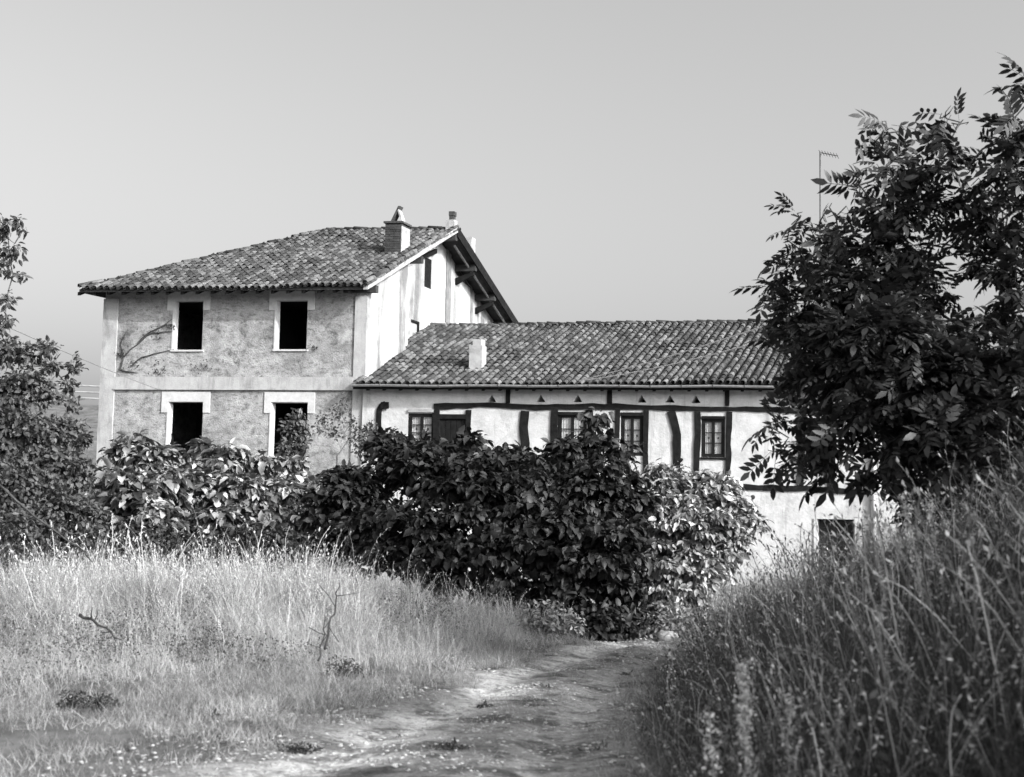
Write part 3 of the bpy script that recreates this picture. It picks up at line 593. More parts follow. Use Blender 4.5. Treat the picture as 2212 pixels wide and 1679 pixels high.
# door set deep in the wall
a0, a1, z0, z1 = door; nb = 6; dm = mat('door_wood', .012, .03, 8, .8, .004, 30, stretch=(1, 1, .2))
mb = MB(); mb.box(a0, a1, BF + .44, BF + .48, z0, z1); dr = mb.build('door', MT['soffit'], low)
for k in range(nb):
    mb = MB(); mb.box(a0 + (a1 - a0) * k / nb + .008, a0 + (a1 - a0) * (k + 1) / nb - .008, BF + .40, BF + .438, z0 + .03, z1 - .04); mb.build('door_plank', dm, dr)
mb = MB(); mb.box(a0 - .13, a0 - .09, BF - .02, BF - .002, 0, z1); mb.build('jamb_edge', MT['greywood'], low)
# downpipe
a_p, _ = lf(1886, 900); mb = MB(); mb.tube([W(a_p, LE - .1, LZE - .1), W(a_p, LE + .02, LZE - .28), W(a_p, BF - .09, LZE - .5), W(a_p, BF - .09, .1)], .075, 10); dp = mb.build('downpipe', MT['pipe'], low, True)
for y in (1034, 915):
    z = lf(1886, y)[1]; mb = MB(); mb.box(a_p - .13, a_p + .1, BF - .175, BF - .002, z - .03, z + .03); mb.build('pipe_bracket', MT['metal'], dp)

# ------------------------------------------------------------------ aerial, wires, fence
pa = on_plane(1772, 699, W(0, LRB, LZR), np.array([-V[1] * 0 - math.sin(R(10)), -math.cos(R(10)), 0])); aa, ab = inv(pa)
base = W(aa, LRB, LZR + .05); top = at(1771, 328, base[1])[2]
an = empty('tv_aerial', base, 'tall thin aerial mast on the farmhouse roof rising through the walnut crown', 'aerial')
mb = MB(); mb.tube([base - Zv * .3, (base[0], base[1], top)], .028, 8); mb.build('mast', MT['metal'], an)
tp = np.array([base[0], base[1], top])
mb = MB(); mb.tube([tp - Zv * .03, tp + U * .62 - Zv * .17], .018, 6); bo = mb.build('boom', MT['metal'], an)
for t in (.0, .1, .2, .3, .4, .5, .6):
    mb = MB(); c = tp + U * t - Zv * (.03 + .14 * t / .6); mb.tube([c - V * .35, c + V * .35], .010, 5); mb.build('rod', MT['metal'], an)
def cat(p0, p1, sagm, n=24):
    p0 = np.array(p0); p1 = np.array(p1); return [p0 + (p1 - p0) * t - Zv * sagm * 4 * t * (1 - t) for t in np.linspace(0, 1, n)]
wl = W(*(lambda q: (q[0], -.08, q[1]))(fa(345, 842))); mb = MB(); mb.tube(cat(wl + (at(-160, 600, 30) - wl) * 1.9, wl, .25), .013, 5)
tag(mb.build('overhead_wire', MT['wire']), 'thin overhead wire slanting down onto the left of the grey house', 'wire')
e0 = on_plane(1256, 826, W(0, LRB, LZR), nL) ; e1 = at(1640, 738, 36); e2 = at(1950, 640, 19.5)
for k, (lb) in enumerate(('upper strand of the pale cable crossing the low tiled roof', 'lower strand of the pale cable crossing the low tiled roof')):
    mb = MB(); mb.tube(cat(W(inv(e0)[0] + .1 * k, LE - .05, LZE + .12), e2 + np.array([0, 0, .25 - .3 * k]), .10 + .05 * k, 30), .013, 5)
    tag(mb.build('roof_cable', MT['cable']), lb, 'cable', 'pale cables in front of the low roof')
fr = empty('hill_fence', (-26, 86, ground(-26, 86)), 'distant pale rail fence on the field behind the left shrubs', 'fence')
fx = np.arange(-46, -8, 2.4); fy = 86.0
for x in fx:
    mb = MB(); z = float(ground(x, fy)); mb.hexa([(x + i * .06, fy + j * .06, z + k) for k in (-.2, 1.25) for i, j in ((-1, -1), (1, -1), (1, 1), (-1, 1))]); mb.build('fence_post', MT['fence'], fr)
for h in (.35, .72, 1.1):
    for k in range(0, len(fx) - 3, 3):
        mb = MB(); mb.tube([(x, fy - .08, float(ground(x, fy)) + h) for x in fx[k:k + 4]], .055, 6); mb.build('fence_rail', MT['fence'], fr)

# ------------------------------------------------------------------ leaves
def fold(outline, fz=.12, droop=.18):
    """outline: right side points (x,y) from base to tip -> folded leaf"""
    v = []; f = []; n = len(outline)
    def dz(x, y): return abs(x) * fz - droop * y * y
    for (x, y) in outline: v.append((0, y, dz(0, y) ));
    for (x, y) in outline: v.append((x, y, dz(x, y)))
    for (x, y) in outline: v.append((-x, y, dz(x, y)))
    for i in range(n - 1):
        f.append((i, n + i, n + i + 1, i + 1)); f.append((i, i + 1, 2 * n + i + 1, 2 * n + i))
    return Tmpl(v, f)
T_FIG = fold([(.02, 0), (.27, .06), (.38, .32), (.27, .45), (.32, .64), (.18, .82), (.01, 1.0)], .45, .45)
T_OVAL = fold([(.01, 0), (.22, .25), (.26, .5), (.17, .78), (.005, 1.0)], .4, .25)
T_SMALL = fold([(.01, 0), (.28, .35), (.2, .75), (.005, 1.0)], .3, .15)
def compound(npair=3, seed=0, L=1.0):
    v = []; f = []; r = np.random.default_rng(seed)
    def addleaf(o, d, ln, w):
        d = d / np.linalg.norm(d); s = np.cross(d, (0, 0, 1.)); s /= np.linalg.norm(s); k = len(v); dn = np.array([0, 0, -.22])
        pts = [o, o + d * ln * .35 + s * w, o + d * ln * .72 + s * w * .8 + dn * ln * .4, o + d * ln + dn * ln, o + d * ln * .72 - s * w * .8 + dn * ln * .4, o + d * ln * .35 - s * w, o + d * ln * .5 - np.array([0, 0, .02])]
        v.extend([tuple(p) for p in pts]); f.extend([(k, k + 1, k + 2, k + 6), (k + 6, k + 2, k + 3, k + 4), (k, k + 6, k + 4, k + 5)])
    for i in range(npair):
        t = .30 + .55 * i / (npair - 1); o = np.array([0, t * L, -.25 * t * t])
        for s in (-1, 1): addleaf(o, np.array([s * (1.0 + r.normal(0, .12)), .65, -.18 - .3 * r.random()]), .40 + .08 * i / npair, .085)
    addleaf(np.array([0, L * .95, -.22]), np.array([r.normal(0, .1), 1, -.5]), .48, .10)
    k = len(v); v += [(-.008, 0, 0), (.008, 0, 0), (.008, .5, -.06), (-.008, .5, -.06), (.008, .97, -.23), (-.008, .97, -.23)]; f += [(k, k + 1, k + 2, k + 3), (k + 3, k + 2, k + 4, k + 5)]
    return Tmpl(v, f)
T_COMP = [compound(3, 1), compound(4, 2), compound(3, 3)]

def leaf_cloud(cl, n, size, out=.55, droop=.5, shell=.55, up=.3, rosette=None):
    """cl: list of (centre xyz, radius xyz). returns pos, dir, normal, scale"""
    C = np.array([c for c, r in cl]); Rr = np.array([r for c, r in cl], float)
    if rosette: Rr = np.maximum(Rr * .5, Rr - rosette[1] * .55)
    wgt = (Rr[:, 0] * Rr[:, 2]); wgt /= wgt.sum()
    if rosette:
        per, rc = rosette; nc = max(4, int(n / per)); k = rng.choice(len(cl), nc, p=wgt)
        d = rng.normal(size=(nc, 3)); d[:, 2] = np.abs(d[:, 2]) * 1.0 + rng.normal(-.25, .5, nc); d /= np.linalg.norm(d, axis=1, keepdims=True)
        Q = C[k] + d * Rr[k] * (1.0 - shell * rng.random(nc) ** 1.4 + .30 * (rng.random(nc) < .12))[:, None]
        j = rng.integers(0, nc, n); rj = rc * rng.uniform(.6, 1.3, nc)[j]
        e = rng.normal(size=(n, 3)); e[:, 2] = np.abs(e[:, 2]) * .6 - .1; e = e + d[j] * .5; e /= np.linalg.norm(e, axis=1, keepdims=True)
        P = Q[j] + e * (rj * rng.uniform(.25, 1, n))[:, None] * np.array([1, 1, .6])
        P[:, 2] -= .12 * rj * 0
        keep = P[:, 2] > ground(P[:, 0], P[:, 1]) + .03; P = P[keep]; e = e[keep]; n = len(P)
        dirv = e * out + rng.normal(0, .3, (n, 3)); dirv[:, 2] -= droop
        nrm = e * .5 + np.array([0, 0, 1.]) * (up + .3) + rng.normal(0, .28, (n, 3))
        return P, dirv, nrm, size * rng.uniform(.38, 1.2, n)
    k = rng.choice(len(cl), n, p=wgt)
    d = rng.normal(size=(n, 3)); d /= np.linalg.norm(d, axis=1, keepdims=True)
    rad = 1 - shell * rng.random(n) ** 1.6
    lump = 1 + .16 * (rng.random(n) - .5)
    P = C[k] + d * Rr[k] * (rad * lump)[:, None]
    keep = P[:, 2] > ground(P[:, 0], P[:, 1]) + .03
    P = P[keep]; d = d[keep]; n = len(P)
    dirv = d * out + rng.normal(0, .45, (n, 3)); dirv[:, 2] -= droop
    nrm = d * (1 - up) + np.array([0, 0, up]) + rng.normal(0, .35, (n, 3))
    s = size * rng.uniform(.6, 1.25, n)
    return P, dirv, nrm, s
def skeleton(mb, root, fork, cl, r0, rng_=rng, jit=.12):
    """trunk from root to fork, then a branch to each clump from the nearest node"""
    root = np.array(root, float); fork = np.array(fork, float)
    pts = [root + (fork - root) * t + rng_.normal(0, .03, 3) * (0 < t < 1) for t in np.linspace(0, 1, 6)]
    mb.tube(pts, list(np.linspace(r0, r0 * .7, 6)), 8)
    nodes = [(p, r0 * .7) for p in pts[2:]]
    order = sorted(range(len(cl)), key=lambda i: np.linalg.norm(np.array(cl[i][0]) - fork))
    for i in order:
        c = np.array(cl[i][0], float)
        best = min(nodes, key=lambda q: np.linalg.norm(q[0] - c) + (1.5 if q[0][2] > c[2] + .2 else 0))
        p, r = best; Ld = np.linalg.norm(c - p); m = max(3, int(Ld / .35)); rr = min(r * .8, max(.02, r0 * .5))
        seg = []
        for t in np.linspace(0, 1, m): seg.append(p + (c - p) * t + Zv * (-.1 * Ld * math.sin(math.pi * t)) * .5 + rng_.normal(0, jit * .4, 3) * (0 < t < 1))
        rad = list(np.linspace(rr, max(.010, rr * .45), m)); mb.tube(seg, rad, 6, False)
        for q, r_ in zip(seg[1:], rad[1:]): nodes.append((q, r_))
        # twigs
        for _ in range(4):
            dd = rng_.normal(size=3); dd /= np.linalg.norm(dd); e = c + dd * np.array(cl[i][1]) * .85
            mb.tube([c - (c - p) * .1, c + (e - c) * .5 + rng_.normal(0, .04, 3), e], [max(.008, rr * .3), .007, .004], 4, False)
def plant(name, label, cat_, root, fork, cl, tmpl, n, size, m, r0=.08, individual=300, crown='foliage', group=None, fill=0, trunkname='trunk', nobjvis=True, **kw):
    root = np.array(root, float); root[2] = float(ground(root[0], root[1]))
    e = empty(name, root, label, cat_, group)
    mb = MB(); skeleton(mb, root - Zv * .15, fork, cl, r0); mb.build(trunkname, MT['bark'], e, True)
    tl = tmpl if isinstance(tmpl, list) else [tmpl]
    P, d, nn, s = leaf_cloud(cl, n, size, **kw)
    if fill:
        f4 = leaf_cloud([(c, tuple(np.array(r_) * .78)) for c, r_ in cl], fill, size * 1.1, shell=1.0, droop=.4)
        P, d, nn, s = [np.concatenate([a_, b_]) for a_, b_ in zip((P, d, nn, s), f4)]
    T = frames(P, d, nn, s)
    # how much of each leaf shows: in frame, near the outer hull seen from the camera
    q = P - CAM; dep = q @ FW; sx = CX + FOC * (q @ RT) / dep; sy = CY - FOC * (q @ UP) / dep
    score = dep - 0.0 * s; score = np.where((sx < 5) | (sx > 2207) | (sy < 5) | (sy > 1675), 1e3, score)
    order = np.argsort(score); ind = order[:individual]; rest = order[individual:]
    off = np.array(root)
    for j, t in enumerate(tl):
        sel = rest[j::len(tl)]
        if len(sel): link_mesh(crown, scatter(crown, t, T[sel], off), m, e, kind='stuff')
    if individual:
        mes = [tmesh('leaf', t, m) for t in tl]; pieces('leaf', mes, T[ind], e, m)
    return e
def blobs(lst, ppm, squash=1.0, depth=1.0):
    out = []
    for (x, y, r, Yd) in lst:
        c = at(x, y, Yd); rr = r / FOC * Yd; out.append((c, (rr, rr * depth, rr * squash)))
    return out

# walnut tree on the bank
wal = [(1908, 262, 32, 18), (1880, 268, 20, 18), (1935, 268, 22, 18), (1905, 345, 45, 18), (1940, 360, 40, 18.3), (2030, 235, 42, 18.5), (2065, 248, 24, 18.5), (2030, 300, 45, 18.5), (2060, 345, 55, 18.4), (2000, 355, 40, 18.2), (2180, 240, 40, 17), (2150, 285, 35, 17.2), (2212, 260, 50, 17), (2190, 350, 65, 17), (2150, 400, 55, 17.4), (2110, 380, 35, 17.6),
       (1705, 450, 26, 18.5), (1745, 465, 36, 18.5), (1830, 380, 45, 18.2), (1860, 420, 50, 18), (1780, 445, 45, 18.3), (1680, 480, 25, 18.6), (1700, 520, 35, 18.6), (1930, 450, 60, 18), (2000, 440, 55, 18), (2060, 440, 60, 18.2), (2160, 480, 70, 17.5), (2210, 440, 60, 17),
       (1670, 560, 38, 18.8), (1720, 580, 50, 18.6), (1780, 520, 60, 18.3), (1850, 520, 65, 18), (1930, 540, 65, 18), (1990, 530, 50, 18.2), (2170, 560, 65, 17.4), (2210, 600, 60, 17),
       (1665, 620, 32, 18.8), (1710, 660, 55, 18.4), (1780, 620, 70, 18), (1860, 620, 80, 17.6), (1940, 640, 80, 17.6), (1990, 620, 50, 17.8), (2150, 650, 50, 17.4), (2200, 690, 55, 17),
       (1690, 740, 50, 18), (1740, 790, 65, 17.6), (1700, 830, 45, 17.8), (1810, 720, 85, 17.2), (1830, 810, 80, 17), (1900, 740, 95, 17), (1920, 840, 85, 16.8), (2000, 730, 80, 17), (2010, 830, 90, 16.8), (2090, 790, 80, 16.8), (2170, 770, 75, 16.6), (2210, 850, 75, 16.4), (2120, 880, 80, 16.5), (2060, 720, 40, 17.2),
       (1640, 905, 26, 17.2), (1690, 895, 36, 17), (1660, 950, 34, 17.2), (1730, 920, 40, 17), (1710, 985, 26, 17.1), (1780, 890, 50, 16.8), (1800, 950, 38, 16.8), (1765, 1000, 22, 17), (1850, 880, 50, 16.6), (1880, 960, 32, 16.6), (1925, 930, 50, 16.6), (1990, 920, 70, 16.4), (1990, 1000, 55, 16.5), (1960, 1055, 38, 16.6), (2070, 970, 75, 16.2), (2080, 1050, 50, 16.4), (2170, 960, 80, 16), (2010, 1090, 30, 16.6),
       (2330, 300, 110, 17.5), (2340, 520, 130, 17.5), (2340, 740, 140, 17.5), (2320, 920, 110, 17), (1950, 900, 50, 17), (1900, 1000, 40, 17), (1985, 960, 55, 17), (2040, 1020, 60, 17), (2120, 1020, 70, 17), (2200, 1040, 60, 17), (2080, 920, 70, 17), (1960, 870, 60, 17), (2230, 170, 25, 17), (2280, 180, 60, 17.5)]
cl = blobs(wal, 0, .85, 1.1)
for i, (c, r_) in enumerate(cl):
    q_ = c - CAM; xx = CX + FOC * (q_ @ RT) / (q_ @ FW); c = c + np.array([.15 if xx < 1900 else .05, 0, -.10]); yy = CY - FOC * (q_ @ UP) / (q_ @ FW); cl[i] = (CAM + (c - CAM) * .87, tuple(v * .87 * float(np.interp(yy, [420, 700], [.84, 1.10])) for v in r_))
tr = at(2165, 1180, 15.1)
plant('walnut_tree', 'large dark walnut tree with drooping compound leaves on the grassy bank at right', 'tree', tr, at(2130, 900, 15.1), cl, T_COMP, 3900, .285, MT['walnut'], r0=.16, individual=300, crown='crown', out=1.0, droop=.3, shell=.8, up=.9, rosette=(9, .16), fill=1500)

# central fig bush: broad and dark
fig = [(700, 1120, 60, 23), (760, 1085, 90, 23.2), (850, 1010, 80, 23.8), (830, 960, 35, 24), (920, 985, 65, 23.8), (930, 1050, 100, 23), (1010, 990, 70, 23.8), (1040, 1060, 110, 22.6), (1120, 1020, 75, 23.4), (1150, 1080, 110, 22.4), (1220, 1000, 65, 23), (1285, 905, 34, 23.4), (1288, 960, 46, 23), (1340, 995, 40, 23), (1260, 1080, 100, 22.3), (1340, 1090, 80, 22.5),
       (720, 1180, 60, 22.8), (800, 1170, 95, 22.4), (920, 1180, 110, 22), (1050, 1190, 120, 21.8), (1180, 1200, 125, 21.6), (1300, 1200, 110, 21.6), (1100, 1290, 70, 21.6), (1220, 1300, 80, 21.4), (1320, 1290, 70, 21.5), (1370, 1330, 45, 21.6), (1270, 1340, 45, 21.4), (960, 1250, 60, 21.8)]
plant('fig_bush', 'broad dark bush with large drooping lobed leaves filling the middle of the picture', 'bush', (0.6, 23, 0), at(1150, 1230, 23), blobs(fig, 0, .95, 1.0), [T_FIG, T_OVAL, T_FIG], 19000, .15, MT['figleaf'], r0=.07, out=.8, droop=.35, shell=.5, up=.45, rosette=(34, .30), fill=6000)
lob = [(1400, 1070, 60, 23.4), (1430, 1050, 55, 23.6), (1500, 1065, 60, 23.6), (1560, 1080, 55, 23.6), (1600, 1120, 50, 23.6), (1625, 1140, 26, 23.6), (1420, 1140, 85, 22.8), (1500, 1150, 85, 22.8), (1570, 1170, 60, 23), (1420, 1230, 80, 22.5), (1500, 1240, 75, 22.6), (1550, 1230, 45, 23), (1440, 1300, 60, 22.4), (1500, 1310, 45, 22.5), (1560, 1040, 26, 23.7)]
plant('leafy_bush', 'rounded sunlit bush with small leaves in front of the whitewashed wall', 'bush', (2.9, 23.2, 0), at(1480, 1260, 23), blobs(lob, 0, .95, 1.0), T_OVAL, 10000, .135, MT['bushleaf'], r0=.06, out=.7, droop=.6, shell=.45, up=.3, rosette=(26, .20), fill=3500)
# left figs with pale shining leaves
lfA = [(285, 965, 34, 25), (250, 1000, 40, 25), (310, 1010, 50, 25), (350, 985, 26, 25), (230, 1070, 60, 24.5), (300, 1080, 70, 24), (360, 1060, 50, 24.4), (250, 1140, 60, 24), (330, 1150, 70, 23.6), (200, 1030, 30, 25)]
plant('pale_fig_bush', 'bush with big pale shining leaves below the left windows of the grey house', 'bush', (-6.3, 24.5, 0), at(290, 1150, 24.3), blobs(lfA, 0), [T_FIG, T_OVAL], 3600, .20, MT['brightleaf'], r0=.05, out=.8, droop=.5, shell=.7, up=.4, rosette=(16, .28))
lfB = [(450, 985, 40, 26), (410, 1020, 45, 25.6), (490, 1010, 50, 25.8), (550, 1000, 36, 26), (600, 1030, 45, 26), (640, 1010, 30, 26.2), (430, 1080, 65, 25), (520, 1080, 70, 25), (600, 1080, 60, 25.2), (480, 1150, 70, 24.5), (570, 1150, 60, 24.6), (400, 1150, 60, 24.6), (660, 1060, 40, 26), (650, 1130, 50, 25)]
plant('pale_fig_bush', 'bush with glossy mid-grey leaves between the pale-leaved bush and the dark central one', 'bush', (-4.3, 25.5, 0), at(520, 1150, 25.2), blobs(lfB, 0), [T_FIG, T_OVAL], 5200, .175, MT['brightleaf'], r0=.05, out=.8, droop=.5, shell=.6, up=.45, rosette=(22, .26), fill=1500)
# left edge: airy tree and tangled shrub
ltree = [(10, 490, 34, 20), (38, 475, 16, 20), (50, 497, 14, 20), (20, 540, 34, 20), (30, 590, 18, 20), (50, 600, 12, 20), (5, 575, 26, 20), (15, 645, 22, 20), (-60, 700, 50, 20), (20, 690, 14, 20), (-110, 560, 70, 20), (-120, 700, 80, 20), (-40, 420, 35, 20), (-130, 440, 60, 20)]
plant('slender_tree', 'slender leafy tree leaning in from the left edge against the sky', 'tree', (-8.2, 20.2, 0), at(-60, 720, 20), blobs(ltree, 0, .7), T_OVAL, 1500, .11, MT['shrubleaf'], r0=.08, individual=150, crown='crown', out=.5, droop=.5, shell=.95, up=.5)
lsh = [(20, 760, 45, 20.5), (60, 770, 30, 20.5), (100, 755, 26, 20.5), (110, 790, 24, 20.5), (60, 830, 50, 20.3), (10, 860, 60, 20.2), (100, 850, 40, 20.3), (150, 835, 18, 20.5), (155, 870, 26, 20.5), (130, 930, 50, 20.3), (60, 930, 65, 20), (0, 960, 70, 20), (175, 950, 26, 20.6), (110, 1010, 65, 20), (30, 1050, 80, 19.6), (170, 1030, 45, 20.2), (130, 1100, 70, 19.8), (50, 1140, 75, 19.4), (190, 1120, 50, 20.2), (-60, 900, 90, 20), (-60, 1060, 90, 19.6), (160, 800, 10, 20.5), (165, 770, 9, 20.5), (-10, 700, 36, 20.4), (195, 1165, 40, 20)]
plant('tangled_shrub', 'tangled small-leaved shrub at the left edge beside the grey house', 'shrub', (-7.1, 20.2, 0), at(40, 1000, 20.2), blobs(lsh, 0, 1.0), T_SMALL, 11500, .085, MT['shrubleaf'], r0=.06, individual=0, out=.5, droop=.2, shell=.95, up=.5, rosette=(40, .17), fill=9000)
# dark undergrowth joining the feet of the left bushes
und = [(x, 1185 + 12 * math.sin(x), 42, 22.6) for x in range(-60, 900, 55)]
plant('bramble_thicket', 'low dark bramble thicket behind the pale tall grass under the left bushes', 'bramble', (-4.5, 22.8, 0), at(330, 1200, 22.8), blobs(und, 0, 1.0), T_SMALL, 12000, .11, MT['darkleaf'], r0=.03, individual=0, out=.4, droop=.3, shell=.95, up=.4)
# saplings against the grey wall
sp = [(735, 890, 24, 43), (700, 905, 20, 43), (760, 915, 18, 43), (720, 930, 20, 43), (755, 945, 16, 43), (690, 930, 14, 43), (740, 860, 10, 43)]
plant('sapling', 'thin bare sapling against the grey wall left of the low roof', 'sapling', at(728, 1140, 43), at(728, 985, 43), blobs(sp, 0), T_SMALL, 420, .10, MT['shrubleaf'], r0=.035, individual=0, crown='crown', out=.4, droop=.2, shell=.95)
sp = [(640, 905, 22, 42), (625, 925, 22, 42), (655, 930, 20, 42), (640, 960, 30, 42), (620, 975, 22, 42)]
plant('sapling', 'leafy sapling growing across the lower right window of the grey house', 'sapling', at(640, 1140, 42), at(640, 1000, 42), blobs(sp, 0), T_SMALL, 900, .15, MT['shrubleaf'], r0=.04, individual=0, crown='crown', out=.4, droop=.3, shell=.95)
sp = [(800, 925, 18, 41), (780, 940, 24, 41), (815, 950, 22, 41), (850, 935, 14, 41), (790, 965, 30, 41)]
plant('sapling', 'wispy shrub tips against the corner of the farmhouse', 'sapling', at(800, 1150, 41), at(800, 1000, 41), blobs(sp, 0), T_SMALL, 600, .12, MT['shrubleaf'], r0=.03, individual=0, crown='crown', out=.4, droop=.4, shell=.95)
# dead creeper on the grey wall
cr = empty('dead_creeper', W(-8, -.1, 0), 'dead creeper stems clinging to the grey wall left of the upper window', 'creeper')
for pts in ([(262, 800), (268, 770), (290, 750), (320, 725), (350, 708), (374, 702)], [(268, 770), (262, 745), (272, 720)], [(285, 790), (310, 772), (345, 762), (378, 755)], [(300, 742), (330, 715), (372, 690)], [(262, 800), (300, 806)], [(320, 725), (345, 718), (372, 716)]):
    mb = MB(); P3 = [W(fa(x, y)[0], -.03, fa(x, y)[1]) for x, y in pts]; P4 = []
    for i in range(len(P3) - 1):
        for t in (0, .33, .66): P4.append(P3[i] + (P3[i + 1] - P3[i]) * t + rng.normal(0, .02, 3) * np.array([1, .1, 1]))
    mb.tube(P4 + [P3[-1]], list(np.linspace(.03, .008, len(P4) + 1)), 5); mb.build('stem', MT['deadwood'], cr)
P = []
for (x, y, r, n) in ((270, 765, 14, 70), (335, 718, 22, 60), (370, 705, 10, 50), (350, 803, 22, 60), (438, 790, 26, 50), (290, 790, 18, 40), (680, 750, 14, 30), (340, 785, 30, 30)):  # two of the dark clusters stand for shadow bits below the windows
    for _ in range(n // 2):
        a, z = fa(x + rng.normal(0, r * .6), y + rng.normal(0, r * .25)); P.append(W(a, -.04 - .05 * rng.random(), z))
P = np.array(P); d = rng.normal(0, 1, (len(P), 3)); d[:, 2] -= .6; link_mesh('leaves_and_shadow_bits', scatter('leaves_and_shadow_bits', T_SMALL, frames(P, d, np.tile([0, -1., .3], (len(P), 1)) + rng.normal(0, .3, (len(P), 3)), rng.uniform(.04, .09, len(P))), np.array(cr.location)), MT['darkleaf'], cr, kind='stuff')
# trees beyond the right edge that shade the bank and the path
for k, (x, y, h, r) in enumerate(((9.6, 13.0, 3.0, 1.6), (8.9, 9.6, 3.6, 2.0), (8.1, 5.8, 4.3, 2.2), (7.3, 2.2, 4.2, 2.2), (6.6, -1.4, 4.2, 2.2), (5.9, -4.8, 4.2, 2.2))):
    g0 = float(ground(x, y)); c = [(np.array([x + dx * r / 2, y + dy * r / 2, g0 + dz]), (rr, rr, rr * .9)) for dx, dy, dz, rr in [(0, 0, h - 1.5, r * .75), (-.7, .5, h - 2.3, r * .7), (.7, -.5, h - 2.3, r * .7), (0, 1.0, h - 2.6, r * .7), (.1, -1.1, h - 2.6, r * .7), (0, 0, h - .9, r * .45), (0, .8, 1.7, r * .65), (0, -.8, 1.5, r * .65), (0, 0, .9, r * .6)]]
    plant('thorn_tree', ('small thorn tree beyond the right edge of the picture, %s of its row' % ('farthest', 'second farthest', 'third farthest', 'third nearest', 'second nearest', 'nearest')[k]), 'tree', (x, y, 0), (x, y, g0 + 1.6), c, T_SMALL, 9000, .22, MT['darkleaf'], r0=.09, individual=0, crown='crown', group='thorn trees along the top of the bank', out=.4, droop=.2, shell=.95, up=.5)

# ------------------------------------------------------------------ grass
def blade(bend=.35, seg=4, w=.5):
    v = []; f = []
    for i in range(seg + 1):
        t = i / seg; ww = w * (1 - t) ** .7 if i < seg else 0.0; y = bend * t * t * 1.0; z = t * (1 - .22 * bend * t)
        if i < seg: v += [(-ww, y, z), (ww, y, z)]
        else: v += [(0, y, z)]
    for i in range(seg - 1): f.append((2 * i, 2 * i + 1, 2 * i + 3, 2 * i + 2))
    f.append((2 * seg - 2, 2 * seg - 1, 2 * seg)); return Tmpl(v, f)
def plume(seed=0, n=9):
    """a dry stalk with a loose nodding head; x and y in units of the blade width are avoided: everything scales with height"""
    r_ = np.random.default_rng(seed); v = []; f = []; c = [(0, 0, 0), (.0, .04, .35), (.0, .11, .66), (.0, .20, .84), (.0, .32, .95)]
    w_ = (.0045, .004, .0035, .003, .002)
    for p, ww in zip(c, w_): v += [(-ww, p[1], p[2]), (ww, p[1], p[2])]
    for i in range(4): f.append((2 * i, 2 * i + 1, 2 * i + 3, 2 * i + 2))
    for i in range(n):
        t = .62 + .38 * i / (n - 1); y = np.interp(t, [.35, .66, .84, .95], [.04, .11, .20, .32]) if t < .95 else .32; z = t
        o = np.array([0, np.interp(t, (.62, .8, 1.0), (.10, .18, .33)), np.interp(t, (.62, .8, 1.0), (.63, .80, .96))])
        d = np.array([r_.normal(0, 1), r_.normal(.3, .8), r_.normal(-.3, .5)]); d *= r_.uniform(.03, .06) / np.linalg.norm(d); sd = np.cross(d, (.2, .3, 1.)); sd *= .009 / (np.linalg.norm(sd) + 1e-9)
        k = len(v); v += [tuple(o), tuple(o + d * .5 + sd), tuple(o + d), tuple(o + d * .5 - sd)]; f.append((k, k + 1, k + 2, k + 3))
    return Tmpl(v, f)
B1, B2, B3, B4 = blade(.25, 3), blade(.75, 4), blade(1.3, 5), blade(2.0, 5); SS = plume(1)
def grassT(P, h, w, lean=.25, wind=(0, 0)):
    n = len(P); A = rng.uniform(0, 2 * math.pi, n); dz = np.stack([rng.normal(wind[0], lean, n), rng.normal(wind[1], lean, n), np.ones(n)], 1); dz /= np.linalg.norm(dz, axis=1, keepdims=True)
    x = np.stack([np.cos(A), np.sin(A), 0 * A], 1); y = np.cross(dz, x); y /= np.linalg.norm(y, axis=1, keepdims=True); x = np.cross(y, dz)
    T = np.zeros((n, 3, 4)); T[:, :, 0] = x * w[:, None]; T[:, :, 1] = y * h[:, None]; T[:, :, 2] = dz * h[:, None]; T[:, :, 3] = P; return T
def sow(n, x0, x1, y0, y1, dens):
    x = rng.uniform(x0, x1, n); y = rng.uniform(y0, y1, n); k = rng.random(n) < dens(x, y); x, y = x[k], y[k]
    vis = (np.abs(x) < y * .375 + 3.6); x, y = x[vis], y[vis]
    return np.stack([x, y, ground(x, y) - .01], 1)
def meadow(name, parts, label, cat_, m):
    first = None
    for (tm, T) in parts:
        me = scatter(name, tm, T); 
        o = link_mesh(name, me, m); 
        tag(o, label=label, cat=cat_, kind='stuff')
def join_scatter(name, parts):
    vs = []; fl = []; cn = []; k = 0
    for tm, T in parts:
        N = len(T); n = len(tm.v); v = (np.einsum('nij,kj->nki', T[:, :, :3], tm.v) + T[:, None, :, 3]).reshape(-1, 3)
        vs.append(v); fl.append((tm.flat[None, :] + (np.arange(N) * n)[:, None]).ravel() + k); cn.append(np.tile(tm.cnt, N)); k += len(v)
    return np_mesh(name, np.concatenate(vs), np.concatenate(fl), np.concatenate(cn))
